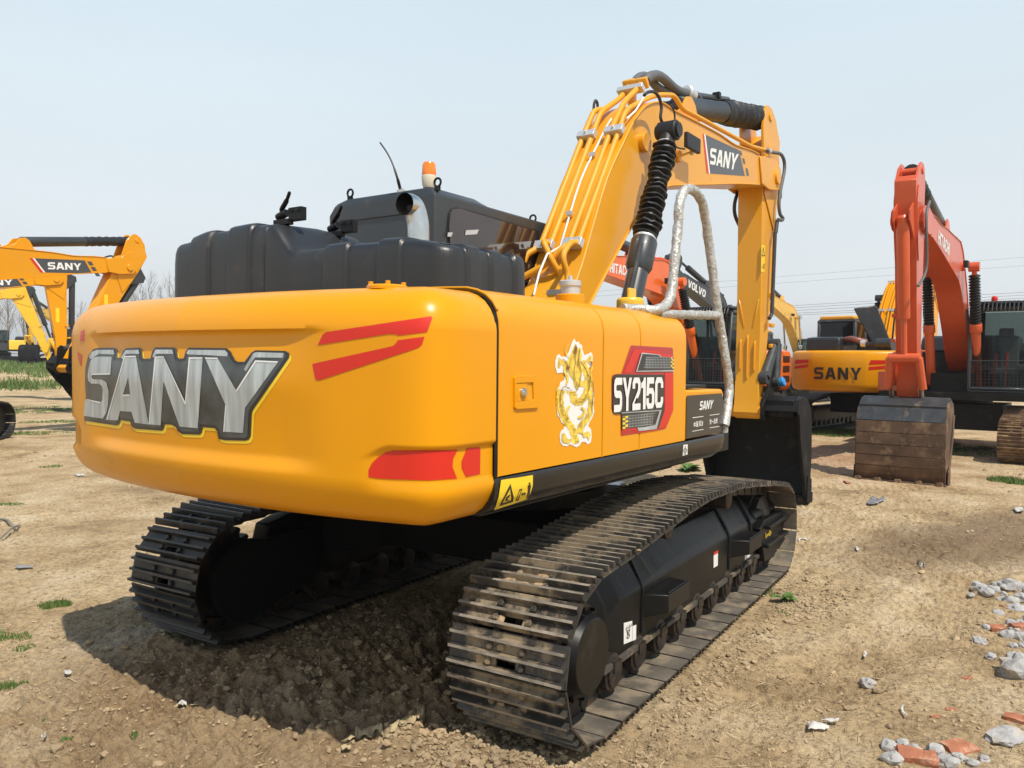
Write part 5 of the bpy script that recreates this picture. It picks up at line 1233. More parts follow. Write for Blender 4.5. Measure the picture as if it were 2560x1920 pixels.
# ================================================================= the other machines in the yard
LB = abs(complex(*TIP0)-complex(*FOOT0)); AB0 = math.degrees(math.atan2(TIP0[1]-FOOT0[1], TIP0[0]-FOOT0[0])); LA = abs(complex(*BKT0)-complex(*TIP0)); AA0 = math.degrees(math.atan2(BKT0[1]-TIP0[1], BKT0[0]-TIP0[0]))
def polar(p, L, a): return (p[0]+L*math.cos(math.radians(a)), p[1]+L*math.sin(math.radians(a)))
def L_(name, mb, m, parent, **k): return mb.build(name, m, parent, None, **k)
def cab_generic(root, frame='charcoal', guard=False, roofc=None, beacon=None, seat='seatgrey', hollow=True, glass='glass'):
    x0, x1, y0, y1, zb, zt = -.72, 1.05, .27, 1.27, 1.12, 2.9
    b = MB(); t = .07
    b.box(((x0+x1)/2, (y0+y1)/2, zb+.09), (x1-x0, y1-y0, .18)); b.box((x0+.04, (y0+y1)/2, 1.5), (.06, y1-y0, .76))
    fx = lambda z: x1-.16*max(0, (z-1.9))/1.0+.03
    for y in (y0+t/2, y1-t/2):
        b.tube([(x0+.04, y, zb+.15), (x0+.04, y, zt-.06)], .05, 8); b.tube([(fx(1.2), y, zb+.15), (fx(1.9), y, 1.9), (fx(zt-.08), y, zt-.08)], .042, 8)
        b.tube([(x0, y, zt-.05), (fx(zt)-.03, y, zt-.08)], .045, 8); b.tube([(.12, y, zb+.1), (.12, y, zt-.08)], .035, 8); b.box(((x0+x1)/2-.25, y, 1.50), (1.25, .05, .55))
    for z in (zb+.17, zt-.07): b.tube([(fx(z), y0+t/2, z), (fx(z), y1-t/2, z)], .042, 8)
    b.prism([(x0-.01, zt-.05), (x1-.15, zt-.07), (x1-.2, zt-.01), (x0+.25, zt+.03), (x0+.04, zt+.02)], y0+.02, y1-.02)
    if guard:
        b.prism([(x0+.5, zt+.03), (x1+.02, zt+.0), (x1+.02, zt+.05), (x0+.5, zt+.08)], y0, y1)
        n = 14
        for i in range(n): yy = y0+.05+(y1-y0-.1)*i/(n-1); b.prism([(x1-.02, zt+.03), (x1+.12, zt-.16), (x1+.14, zt-.14), (x1+.02, zt+.06)], yy-.012, yy+.012)
    cab_ = L_('cab', b, frame, root, bevel=.008, seg=1)
    g = MB(); g.hexa([(fx(1.32), y0+.06, 1.32), (fx(1.32), y1-.06, 1.32), (fx(2.82), y1-.06, 2.82), (fx(2.82), y0+.06, 2.82)], [(fx(1.32)-.012, y0+.06, 1.32), (fx(1.32)-.012, y1-.06, 1.32), (fx(2.82)-.012, y1-.06, 2.82), (fx(2.82)-.012, y0+.06, 2.82)])
    L_('windscreen', g, glass, cab_)
    for y in (y0+.03, y1-.03):
        g = MB().prism([(x0+.1, 1.78), (fx(1.78)-.06, 1.78), (fx(2.8)-.06, 2.8), (x0+.1, 2.8)], y-.008, y+.008); L_('window', g, glass, cab_)
    g = MB().box((x0+.03, (y0+y1)/2, 2.36), (.012, y1-y0-.08, .94)); L_('window', g, glass, cab_)
    # seat and levers
    s = MB(); s.box((-.05, .77, 1.62), (.5, .5, .14)); s.box((-.30, .77, 1.98), (.13, .46, .66), Matrix.Rotation(-.12, 3, 'Y')); s.box((-.34, .77, 2.40), (.09, .26, .18))
    for yy in (.45, 1.09): s.box((.05, yy, 1.70), (.55, .14, .12))
    L_('seat', s, seat, cab_, bevel=.03, seg=2)
    s = MB()
    for yy in (.68, .86): s.tube([(.62, yy, 1.25), (.60, yy, 1.75), (.5, yy, 1.9)], .013, 6); 
    for yy in (.68, .86): s.cyl((.58, yy, 1.72), (.52, yy, 1.98), .035, 8)
    L_('levers', s, 'red', cab_)
    if guard:
        s = MB(); X_ = x1+.06
        for i in range(15): yy = y0+.04+(y1-y0-.08)*i/14; s.tube([(X_, yy, 1.26), (X_, yy, 1.80)], .004, 4)
        for i in range(9): zz = 1.28+.5*i/8; s.tube([(X_, y0+.04, zz), (X_, y1-.04, zz)], .004, 4)
        s.tube([(X_, p[0], p[1]) for p in rrect(y0+.02, 1.24, y1-.02, 1.82, .06, 3)], .011, 6, closed=True); L_('mesh_guard', s, 'charcoal', cab_)
    if roofc:
        for xx in (-.45, .75): L_('roof_panel', MB().box((xx, .77, zt+.05), (.5, .9, .10)), roofc, cab_, bevel=.03)
    if beacon: 
        L_('beacon', MB().lathe([(.055, 0), (.06, .03), (.055, .12), (.03, .15)], (.2 if beacon == 'red' else -.3, .6, zt+.06), (0, 0, 1), 14), beacon, cab_)
    return cab_
def machine(name, label, group, pos, head, paint='yellow', boompaint=None, ba=AB0, aa=AA0, bu=0., text=None, tcol='white', panel=None, cwtext=None, guard=False, roofc=None, beacon=None, hexcw=False, shoe='shoe2', bucketm='bucket', boots=True, sides=(1, -1), hood=True, thead=None, barrel=None, louvre=False, tsize=.24, trange=(3.0, 4.35), lod=0, z=0, cabf='charcoal', armlabel=None, hoodm='hood', bz=0):
    root = thing(name, label, 'excavator', (pos[0], pos[1], z), group, rz=math.radians(head)); PINV[root.name] = I4
    bp_ = boompaint or paint; barrel = barrel or 'charcoal'
    tip = polar(FOOT0, LB, ba); bk = polar(tip, LA, aa)
    fb = smap(FOOT0, TIP0, FOOT0, tip); fa = smap(TIP0, BKT0, tip, bk)
    da = math.radians(aa-AA0+bu); bk2 = lambda p: p
    kk = complex(math.cos(da), math.sin(da)); b0 = complex(*BKT0); b1 = complex(*bk)
    def fbk(p): q = (complex(p[0], p[1])-b0)*kk+b1; return (q.real, q.imag+bz)
    bo, up = build_boom(fb, root, bp_); build_arm(fa, root, bp_, detail=lod == 0); build_bucket(fbk, root, bucketm)
    # pipes on the boom back
    if lod == 0:
        for y in (.16, .08, -.08, -.16):
            p = [Vector((q.x, y, q.z)) for q in offset_path(up, 0, .05)][6:34]; L_('boom_pipe', MB().tube(p, .022, 8), bp_, bo)
        for i in (12, 24):
            for y in (.12, -.12): c = offset_path(up, y, .06)[i]; L_('pipe_clamp', MB().box(c, (.08, .16, .07)), 'clamp' if paint in ('yellow',) else bp_, bo)
        h = sm([m3(fb, (4.9, .2, 4.25)), m3(fb, (5.2, .26, 4.3)), m3(fa, (5.55, .28, 4.0)), m3(fa, (5.45, .28, 3.3)), m3(fa, (5.7, .22, 3.0))], 6); 
        L_('hose', MB().tube(h, .02, 8), 'grayhose', bo)
    # cylinders
    for s in (-1, 1):
        top = m3(fb, (1.50, s*.40, 3.60)); bot = Vector((.72, s*.40, 1.35)); d = (bot-top).normalized(); Lc = (bot-top).length
        c = MB().cyl(top+d*(Lc-1.25), bot, .085, 16); c.cyl(top-Vector((0, .09, 0)), top+Vector((0, .09, 0)), .09, 18); c.cyl(top, top+d*(Lc*.6), .045, 10)
        c.lathe([(.10, 0), (.11, .02), (.11, .16), (.1, .18)], top+d*(Lc-1.26), d, 16)
        co_ = L_('boom_cylinder', c, barrel, root)
        if boots: L_('bellows', bellows(top+d*.15, top+d*(Lc-1.2), .068, .10, 18), 'rubber', co_)
    a = m3(fb, (2.72, 0, 4.27)); e = m3(fa, (5.22, 0, 4.78)); d = (e-a).normalized(); Ls = (e-a).length
    s_ = MB().lathe([(.1, 0), (.11, .02), (.11, min(1.6, Ls*.6)), (.10, min(1.62, Ls*.6+.02))], a, d, 18); s_.cyl(a, e, .045, 10); so_ = L_('stick_cylinder', s_, 'charcoal', root)
    if boots:
        rb = MB().tube([(a+d*1.5).lerp(e, i/20) for i in range(21)], [.11+.012*math.sin(i*2.3) for i in range(21)], 12); L_('rod_cover', rb, 'rubber', so_)
    # bucket cylinder and link
    q0 = m3(fa, (5.74, 0, 4.05)); q1 = m3(fa, (5.42, 0, 1.95)); d = (q1-q0).normalized()
    bc = MB().lathe([(.06, 0), (.09, .04), (.09, 1.5), (.08, 1.53)], q0, d, 16); bc.cyl(q0, q1, .045, 10)
    for s in (-1, 1): bc.prism([fa(p) for p in [(5.5, 4.3), (5.84, 4.1), (5.84, 3.95), (5.5, 3.7)]], s*.11-.012, s*.11+.012)
    L_('bucket_cylinder', bc, barrel, root)
    lk = MB()
    for s in (-1, 1):
        A_ = m3(fa, (5.05, s*.19, 1.56)); B_ = m3(fbk, (5.32, s*.245, 1.50))
        lk.tube([A_, q1+Vector((0, s*.19, 0))], .06, 10); lk.tube([q1+Vector((0, s*.2, 0)), B_], .06, 10)
    lk.cyl(q1-Vector((0, .22, 0)), q1+Vector((0, .22, 0)), .075, 14); L_('bucket_link', lk, bp_ if not paint == 'yellow' else 'graysteel', root)
    # house
    rows = []; half = [(-1.9, -1.34), (-2.3, -1.34), (-2.52, -1.28), (-2.66, -1.0), (-2.74, -.5), (-2.77, 0)] if not hexcw else [(-1.9, -1.30), (-2.30, -1.30), (-2.40, -1.22), (-2.66, -.68), (-2.70, -.60), (-2.72, 0)]
    pts = half+[(x, -y) for x, y in half[:-1]][::-1]
    if not hexcw: pts = sm2(pts, 5)
    cx_ = -1.5
    for f_, z_ in ((.86, 1.06), (.95, 1.09), (.985, 1.16), (1.0, 1.26), (1.0, 1.85 if not hexcw else 1.75), (.99, 1.97), (.965, 2.03), (.90, 2.06)): rows.append([Vector((cx_+(x-cx_)*f_, y*f_, z_)) for x, y in pts])
    cm_ = MB().grid(rows, closed_u=True); n = len(pts); cm_.f += [tuple(range(n)), tuple((len(rows)-1)*n+i for i in range(n))]
    cw_ = L_('counterweight', cm_, paint, root, bevel=.015 if hexcw else 0)
    if hexcw:
        for s in (-1, 1):
            e1 = Vector((-.22*-1, 0, 0)); p = Vector((-2.66, s*.68, 0)); q = Vector((-2.40, s*1.22, 0)); dr_ = (q-p).normalized(); nn = Vector((dr_.y, -dr_.x, 0))*(1 if s > 0 else -1)
            ex_ = dr_ if s < 0 else -dr_; o_ = p if s < 0 else q
            hf = frame_hit(o_+Vector((0, 0, 0)), dr_ if s < 0 else -dr_, (0, 0, 1))
            if hf(0, 0)[1].x > 0: hf2 = hf; hf = lambda u, v: (hf2(u, v)[0], -hf2(u, v)[1])
            a_, b_ = (.02, .50) if s < 0 else (.06, .55)
            decal_surf([[[(a_, 1.72), (b_, 1.76), (b_-.02, 1.83), (a_+.04, 1.83)]], [[(a_, 1.60), (b_-.05, 1.64), (b_, 1.72), (a_, 1.67)]]], hf, .006, 'red_stripe', 'red', cw_)
    if cwtext:
        X_ = min(v.x for v in cm_.v)
        if hexcw: decal_surf(word_fit(cwtext, -.56, 1.36, .56, 1.65, .2, 1.3), frame_hit((X_-.001, 0, 0), (0, -1, 0), (0, 0, 1)), .005, 'lettering', 'decaldark', cw_)
        else: decal_surf(word_fit(cwtext, -2.5, 1.45, -1.4, 1.6, .1, 1.1), frame_hit((0, 1.345, 0), (-1, 0, 0), (0, 0, 1)), .008, 'lettering', 'decaldark', cw_)
    for s in (-1, 1):
        hs_ = MB().prism([(s*.75, 1.2), (s*1.345, 1.2), (s*1.345, 1.86), (s*1.31, 1.98), (s*1.2, 2.04), (s*.75, 2.05)], -1.9, -.75 if s > 0 else .0, 'x'); sp_ = L_('side_panel', hs_, paint, root, bevel=.02)
        if louvre:
            for k in range(3):
                pth_ = MB().box((-2.05, s*1.345, 1.36+.24*k), (.44, .02, .16)); L_('vent', pth_, 'decaldark', cw_, bevel=.01)
    L_('toolbox', MB().box((.55, -1.05, 1.38), (1.1, .55, .42)), paint, root, bevel=.02)
    dk = MB(); dk.box((-.45, 0, 1.14), (3.6, 2.5, .14)); dk.box((-.9, 0, 1.6), (1.9, 1.4, .8)); dk.box((.5, 0, 1.35), (1.0, .75, .45)); L_('house_frame', dk, 'frameblack', root)
    if hood: L_('engine_hood', MB().prism([(-2.2, 2.0), (-2.17, 2.30), (-2.05, 2.38), (-1.35, 2.38), (-1.2, 2.30), (-1.15, 2.0)], -.95, .9), hoodm, root, bevel=.07, seg=3)
    cab_generic(root, cabf, guard, roofc, beacon, glass='darkglass' if hexcw else 'glass')
    # undercarriage
    th = math.radians(thead or 0)
    R_ = rotz(th)
    res_, LEN_ = track_path(); nn_ = 49; pit = LEN_/nn_; sh_ = shoe_mb(pit, hole=False)
    for yc in (-1.19, 1.19):
        tr = MB()
        for i in range(nn_):
            mm = R_@Matrix.Translation((0, yc, 0))@place_on(res_, i, nn_, LEN_); tr.add([mm@v for v in sh_.v], sh_.f)
        to = L_('track', tr, shoe, root)
        fr = MB().prism([(-1.5, .22), (-1.45, .5), (-1.2, .62), (1.3, .62), (1.9, .45), (1.95, .22)], yc-.16, yc+.16); fr.xf(R_); L_('track_frame', fr, 'frameblack', root)
        wl_ = MB()
        wl_.cyl((-1.73, yc-.15, .40), (-1.73, yc+.15, .40), .32, 24); L_('sprocket', wl_.xf(R_), 'roller', root)
        wl_ = MB(); wl_.cyl((1.745, yc-.12, .38), (1.745, yc+.12, .38), .31, 24); L_('idler', wl_.xf(R_), 'roller', root)
        ro = MB()
        for i in range(9): x = -1.3+.33*i; ro.cyl((x, yc-.18, .17), (x, yc+.18, .17), .085, 12)
        tag(L_('rollers', ro.xf(R_), 'roller', root))
    L_('centre_frame', MB().box((0, 0, .72), (1.6, 1.7, .5)).cyl((0, 0, .9), (0, 0, 1.1), .6, 24), 'frameblack', root)
    # text on the boom
    if text:
        for s in sides:
            yy = s*(BY+.001); p0 = Vector(fb((trange[0], 3.79+(trange[0]-3.0)*.10))); p1 = Vector(fb((trange[1], 3.79+(trange[1]-3.0)*.10)))
            if s > 0: p0, p1 = p1, p0
            ex_ = (p1-p0).normalized(); ey_ = Vector((-ex_.y, ex_.x)) if s < 0 else Vector((ex_.y, -ex_.x)); Lt = (p1-p0).length
            hf = frame_hit((p0.x, yy, p0.y), (ex_.x, 0, ex_.y), (ey_.x, 0, ey_.y))
            par = bo
            if panel:
                q = panel if isinstance(panel, float) else .19
                par = decal_surf([[[(-.28, q), (Lt+.1, q), (Lt+.26, -q), (-.06, -q)]]], hf, .002, 'boom_decal', 'decalgrey', bo)
                decal_surf([[[(-.40, q), (-.33, q), (-.11, -q), (-.18, -q)]]], hf, .003, 'red_bar', 'red', par)
                decal_surf([[[(-.33, q), (-.29, q), (-.07, -q), (-.11, -q)]]], hf, .003, 'white_bar', 'white', par)
                for k_ in range(3):
                    u0 = Lt+.16+k_*.07*1.1; v0 = q-.02-k_*.125; decal_surf([[[(u0, v0), (u0+.11, v0), (u0+.16, v0-.09), (u0+.05, v0-.09)]]], hf, .002, 'square', 'decalgrey', par)
            decal_surf(word_fit(text, 0, -tsize/2, Lt, tsize/2, .09), hf, .004, 'lettering', tcol, par)
    if armlabel:
        for s in (-1, 1): 
            c = m3(fa, (5.15, s*.151, 2.95)); decal_surf([[[(-.05, -.22), (.05, -.22), (.05, .22), (-.05, .22)]]], frame_hit(c, (1 if s < 0 else -1, 0, 0), (0, 0, 1)), .002, 'warning_label', 'decalyellow', root)
    # the work light on the boom side
    c = m3(fb, (1.95, .33, 3.62)); L_('work_light', MB().box(c, (.2, .08, .12)), 'rubber', root, bevel=.01)
    return root, fb, fa
grpL = None
# right: faded orange machine facing us with its bucket on the ground
mI, fbI, faI = machine('excavator', 'faded orange-red excavator at right edge facing the camera, worn brown bucket on the ground', None, (13.87, -2.13), 174.9, 'orange', ba=22.2, aa=-95.5, bu=3, text='HITACHI', guard=True, beacon='red', shoe='rustshoe', bucketm='bucketrust', barrel='orange', tsize=.21, trange=(3.0, 4.1), bz=-.03)
for k_, (a_, b2_) in enumerate((((5.0, 1.25), (5.53, 1.20)), ((5.50, 1.24), (5.64, .98)), ((5.64, .97), (5.646, .80)), ((5.646, .79), (5.645, .62)), ((5.645, .61), (5.64, .46)), ((5.64, .45), (5.622, .30)), ((5.622, .29), (5.58, .16)))):
    kk_ = complex(math.cos(math.radians(-95.5-AA0+3)), math.sin(math.radians(-95.5-AA0+3))); tip_ = polar(FOOT0, LB, 22.2); bk_ = polar(tip_, LA, -95.5)
    fq = lambda p: ((lambda q: (q.real, q.imag))((complex(*p)-complex(*BKT0))*kk_+complex(*bk_)))
    pl_ = [a_, b2_] if k_ else [(5.02, 1.31), (5.22, 1.352), (5.40, 1.318), (5.54, 1.215)]
    nn_ = [(x-(.03 if z < 1.2 else .008), z-(.0 if z < 1.2 else .03)) for x, z in pl_][::-1]
    MB().prism([fq(p) for p in pl_+nn_], -.60, .60).build('shell_plate', 'graysteel' if k_ < 2 else 'bucketrust', mI, None, bevel=.0015, seg=1)
# behind the boom: bright orange machine, cab front and flank towards us
mD, fbD, faD = machine('excavator', 'bright orange excavator behind the foreground boom, black cab with mesh guard', None, (13.25, 3.21), 173, 'orange2', ba=18.5, aa=-70, text='HITACHI', guard=True, barrel='orange2', louvre=True, tsize=.19, trange=(3.28, 4.05))
mE, _, _ = machine('excavator', 'dark grey excavator with white lettering on its boom, behind the bright orange one', None, (25.85, 6.08), 170.5, 'charcoal', ba=31, aa=-62, text='VOLVO', boots=False, barrel='charcoal', roofc='yellow2', tsize=.26, trange=(3.0, 4.3), beacon='amber')
mG, fbG, faG = machine('excavator', 'yellow excavator seen from behind with black engine hood propped open', None, (18.2, .05), -10, 'yellow', ba=AB0, aa=AA0, cwtext='SANY', hexcw=True, hood=False, text='SANY', panel=True, roofc='yellow2')
mF, _, _ = machine('excavator', 'pale yellow excavator with arched boom, far behind the foreground arm', None, (35.1, 5.5), 164.4, 'catyellow', ba=34.5, aa=-60, text='CAT', boots=False, tsize=.3, trange=(3.7, 4.5), barrel='chrome')
# left group
mA, _, _ = machine('excavator', 'nearest yellow excavator at the left edge, boom with lettering, arm folded back towards it', None, (1.5, 15.0), 5.5, 'yellow', ba=22.2, aa=-122, bu=55, thead=33, text='SANY', panel=.15, armlabel=True, trange=(3.2, 4.0), tsize=.155)
mB, _, _ = machine('excavator', 'yellow excavator at the left with its arm hanging straight down behind the nearest one', None, (4.0, 24.2), -20, 'yellow', ba=24.3, aa=-87.5, text='SANY', panel=.15, armlabel=True, trange=(3.2, 4.1), tsize=.155)
mC, _, _ = machine('excavator', 'lemon yellow excavator at the left edge with its arm sloping down to the right', None, (7.76, 33.63), -35, 'yellow3', ba=25.2, aa=-68.2, bu=-15, boots=False)
mK, _, _ = machine('excavator', 'small distant lemon yellow excavator at the far left with black lettering', None, (32.0, 73.5), 150, 'yellow3', ba=26, aa=-80, cwtext='KOMATSU', text=None, lod=1, boots=False, z=1.1)
mN, _, _ = machine('excavator', 'distant lemon yellow excavator mostly hidden behind the hanging yellow arm at left', None, (30.5, 60.5), 215, 'yellow3', ba=26, aa=-95, lod=1, boots=False, z=1.0)
# ---- the propped engine hood and bare engine parts of the machine seen from behind
def G_(name, mb, m, par=mG, **k): return mb.build(name, m, par, None, **k)
G_('air_cleaner', MB().prism([(-2.2, 2.05), (-2.18, 2.38), (-1.8, 2.42), (-1.75, 2.05)], .15, 1.0), 'hood', bevel=.05)
eb = MB(); eb.box((-1.5, -.2, 2.15), (.7, 1.5, .25)); eb.box((-1.9, 0, 2.12), (.3, .4, .15)); G_('engine_block', eb, 'graysteel')
G_('intake_pipe', MB().tube(sm([(-1.8, .2, 2.32), (-1.9, .0, 2.36), (-1.95, -.2, 2.32), (-1.8, -.35, 2.28)], 6), .07, 10), mat('red_brown_pipe', (.22, .08, .06), .5))
G_('exhaust_pipe', MB().tube([(-1.9, -.35, 2.22), (-1.9, -.8, 2.22)], .06, 10), 'roller'); G_('muffler', MB().cyl((-1.9, -.62, 2.24), (-1.9, -.98, 2.24), .12, 16), 'graysteel')
G_('pipe_clamp', MB().cyl((-1.93, -.28, 2.24), (-1.93, -.38, 2.24), .09, 12), 'clamp')
dG = (Vector((18.2, .05, 0))-CAM).dot(fw)-1.5; iG = (Matrix.Translation((18.2, .05, 0))@rotz(math.radians(-10))).inverted()
def gp(px_, d=0): return iG@(CAM+ray(*px_)*(dG+d))
hdm = MB(); fr_ = [z5(862,1170), z5(1050,1145), z5(1182,1495), z5(1052,1532)]; hdm.hexa([gp(p) for p in fr_], [gp(p, .30) for p in (z5(885,1180), z5(1030,1165), z5(1160,1480), z5(1060,1510))])
hood_o = G_('engine_hood', hdm, 'hood', bevel=.03, seg=2)
a_, b2_, c2_, d2_ = [Vector(p) for p in fr_]
def quadpt(u, v): return (a_*(1-u)+b2_*u)*(1-v)+(d2_*(1-u)+c2_*u)*v
vt = MB()
for i in range(8):
    for j in range(4):
        u0, v0 = .30+.15*j, .38+.065*i
        if j == 0 and 2 < i < 5: continue
        q4 = [gp(quadpt(u0+du, v0+dv), -.006) for du, dv in ((0, 0), (.10, 0), (.10, .035), (0, .035))]; vt.hexa(q4, [p+Vector((.01, 0, 0)) for p in q4])
G_('vents', vt, 'decaldark', hood_o)
G_('hood_strut', MB().tube([gp(z5(1195,1170), .1), gp(z5(1160,1550), .1)], .02, 6), 'frameblack', hood_o)
# fins of shell plates and a wear lip on the worn bucket
# ================================================================= wires, sheds, trees
def wire(a, b, dep, r=.02, i=0):
    pa = CAM+ray(*a)*dep; pb = CAM+ray(*b)*dep; e = (pb-pa); pa = pa-e*1.2; pb = pb+e*1.0; n = 24; P = []
    for k in range(n+1): t = k/n; p = pa.lerp(pb, t); P.append(p)
    o = MB().tube(P, r, 5).build('power_line', 'hose', None)
    tag(o, ['thin dark cable, topmost across the sky at right', 'faint cable just below the topmost one at right', 'highest of the five close cables near the skyline', 'second of the five close cables near the skyline', 'third of the five close cables near the skyline', 'fourth of the five close cables near the skyline', 'lowest of the five close cables near the skyline'][i], 'cable', 'overhead cables crossing the sky')
WL = [((250,925),(2212,768)), ((250,975),(2212,835)), ((440,1147),(2212,1045)), ((450,1165),(2212,1067)), ((450,1187),(2212,1090)), ((460,1208),(2212,1122)), ((250,1233),(2212,1140))]
for i, (a, b_) in enumerate(WL): wire(z5(*a), z5(*b_), 70 if i > 1 else 74, .013 if i > 1 else .008, i)
def shed(u, dep, w_, h_, lab):
    p = CAM+ray(u, 905)*dep; d = Vector((p.x-CAM.x, p.y-CAM.y, 0)).normalized(); yaw = math.atan2(d.y, d.x)
    s = thing('shed', lab, 'building', (p.x, p.y, 0), None, rz=yaw); PINV[s.name] = I4
    MB().box((0, 0, h_/2-.3), (6, w_, h_+.6)).build('wall', mat('grey_plaster', (.20, .19, .18), .9, var=.2, vscale=.6), s)
    MB().prism([(-w_/2-.3, h_), (w_/2+.3, h_), (w_/2+.3, h_+.2), (0, h_+.9), (-w_/2-.3, h_+.2)], -3.3, 3.3, 'x').build('roof', mat('dull_roof', (.12, .12, .125), .7, var=.2, vscale=.5), s)
    for k in range(3): MB().box((-3.01, -w_*.3+k*w_*.3, 1.7), (.05, 1.2, 1.2)).build('window', 'darkglass', s)
shed(2190, 95, 9, 3.6, 'long low grey shed far behind the propped hood'); shed(2445, 100, 12, 4.0, 'grey shed far behind, beside the black cab at the right')
bark = mat('haze_paled_bark', (.22, .20, .17), .9, var=.3, vscale=3)  # bark colour lightened to suggest distance haze on the far trees
def tree_mesh(seed, H):
    r = random.Random(seed); tk_ = MB(); tw = MB()
    P = [Vector((r.gauss(0, .02)*k, r.gauss(0, .02)*k, H*k/10)) for k in range(11)]; tk_.tube(P, [.17*(1-k/10.6)+.012 for k in range(11)], 7)
    def br(p, d, L, rad, lv):
        n = 5; pts = [p]; q = p.copy(); dd = d.copy()
        for k in range(n): dd = (dd+Vector((r.gauss(0, .12), r.gauss(0, .12), .16))).normalized(); q = q+dd*L/n; pts.append(q.copy())
        tw.tube(pts, [rad*(1-.75*i/n) for i in range(n+1)], 4, cap=False)
        if lv < 3:
            for k in range(5 if lv < 2 else 4):
                i = r.randrange(1, n+1); d2 = (dd+Vector((r.gauss(0, .7), r.gauss(0, .7), r.gauss(.1, .35)))).normalized(); br(pts[i], d2, L*r.uniform(.4, .65), rad*.5, lv+1)
    for k in range(26):
        h = H*(.22+.74*k/26); a = r.uniform(0, 6.28); d = Vector((math.cos(a)*.75, math.sin(a)*.75, 1)).normalized(); br(Vector((0, 0, h)), d, H*.23*(1.1-.75*k/26), .05*(1.1-.8*k/26), 1)
    return tk_.mesh('trunk', bark), tw.mesh('crown', bark)
TM = [tree_mesh(s, 13+s) for s in range(3)]
rt_ = random.Random(5); k = 0
spots = [(-60, 95, 0), (-10, 100, 1), (22, 104, 2), (60, 112, 0), (95, 118, 1), (160, 108, 0), (205, 104, 1), (238, 112, 2), (268, 100, 0), (300, 118, 1), (330, 106, 2), (352, 112, 0), (378, 98, 1), (402, 104, 0), (425, 100, 2), (446, 108, 1), (470, 112, 0), (500, 116, 1), (560, 120, 0)]
sc_ = {0: .86, 1: .80, 2: .78}
for i, (u, dep, s) in enumerate(spots):
    p = CAM+ray(u, 900)*dep; hgt = (.72 if 60 < u < 330 else 1.0)*sc_[s]*rt_.uniform(.9, 1.05)
    if u > 480: hgt *= .7
    lab = 'bare leafless poplar in the faint row far behind the machines on the left'
    o = thing('bare_tree', lab, 'tree', (p.x, p.y, 1.0), 'bare trees on the left skyline', rz=rt_.uniform(0, 6)); o.scale = (hgt, hgt, hgt)
    for nm, me_ in (('trunk', TM[s][0]), ('crown', TM[s][1])):
        c = bpy.data.objects.new(nm, me_); C.objects.link(c); c.parent = o
# ================================================================= rubble, bricks, litter
z9 = zf(1900, 1200, .434)
M['concrete'] = mat('broken_concrete', (.40, .39, .38), .9, var=.3, vscale=14, bump=.8, bscale=45, dirt=((.40, .31, .20), .34, 9))
M['brick'] = mat('broken_brick', (.40, .15, .08), .9, var=.3, vscale=12, bump=.7, bscale=60, dirt=((.50, .38, .28), .3, 14))
def gpt(px_):
    p = W(px_, z=0)
    for _ in range(3): p = W(px_, z=gz(p.x, p.y))
    return Vector((p.x, p.y, gz(p.x, p.y)))
def rad_px(p, r): return r*.434*((p-CAM).dot(fw))/FPX
def lump(px_, r, lab, grp, seed, m='concrete', sq=.75, stretch=1):
    p = gpt(z9(*px_)); rr = rad_px(p, r); vs, fs = chunk(rr, seed, sq, 3, .28, 1.7)
    mb = MB(); R = Matrix.Rotation(seed*1.7, 3, 'Z'); mb.add([R@Vector((v.x*stretch, v.y, v.z)) for v in vs], fs); me_ = mb.mesh('concrete_lump', M[m], 28)
    o = bpy.data.objects.new('concrete_lump', me_); C.objects.link(o); o.location = p+Vector((0, 0, rr*sq*.34)); tag(o, lab, 'concrete', grp)
def brick(px_, L, lab, seed, rot_, tilt=0, flat=1, wd=.5):
    p = gpt(z9(*px_)); l = rad_px(p, L); mb = MB().box((0, 0, 0), (l, l*wd, l*.26*flat)); bm = bmesh.new(); me_ = mb.mesh('brick_piece', M['brick']); bm.from_mesh(me_)
    bmesh.ops.subdivide_edges(bm, edges=bm.edges[:], cuts=5, use_grid_fill=True); o = Vector((seed, seed*2, 0))
    for v in bm.verts: v.co += Vector(noise.noise_vector(v.co*(2.2/l)+o))*l*.10+Vector(noise.noise_vector(v.co*(9/l)+o))*l*.025
    bm.to_mesh(me_); bm.free(); me_.set_sharp_from_angle(angle=.6)
    o = bpy.data.objects.new('brick_piece', me_); C.objects.link(o); o.location = p+Vector((0, 0, l*.10*flat)); o.rotation_euler = (tilt, 0, rot_); tag(o, lab, 'brick')
near = [((745,1545),48,'upright oval concrete lump at the left end of the bottom right rubble'), ((825,1530),36,'small pale concrete lump second from the left in the bottom right rubble'), ((885,1560),38,'pitted concrete lump behind the orange brick at bottom right'), ((762,1622),56,'large concrete lump left of the orange brick at the bottom edge'), ((1010,1580),54,'pale concrete lump right of the orange brick'), ((1080,1645),60,'concrete lump cut by the bottom edge, right of the brick'), ((1150,1612),38,'small concrete lump near the flat orange slab'), ((1225,1640),34,'grey lump at the bottom edge, second from the right'), ((1290,1615),32,'rounded pale lump at the right end of the bottom rubble')]
for i, (p, r, lab) in enumerate(near): lump(p, r, lab, 'concrete lumps at the bottom right', 3+i)
brick((905,1620), 200, 'thick orange broken brick among the concrete lumps at bottom right', 2, YAW-1.9, .15, 1.1, .55); brick((1150,1552), 190, 'flat cracked orange brick slab behind the bottom right lumps', 3, YAW-1.3, .1, .5, .6)
brick((1480,1392), 130, 'weathered dark red brick at the right edge above the long grey slab', 5, YAW-2.2, .1, 1, .5); brick((1368,868), 85, 'orange brick at the left side of the right hand rubble heap', 6, YAW-1.6, .2, 1.2, .5); brick((1488,860), 90, 'orange brick in the middle of the right hand rubble heap', 7, YAW-1.5, .1, 1.2, .5)
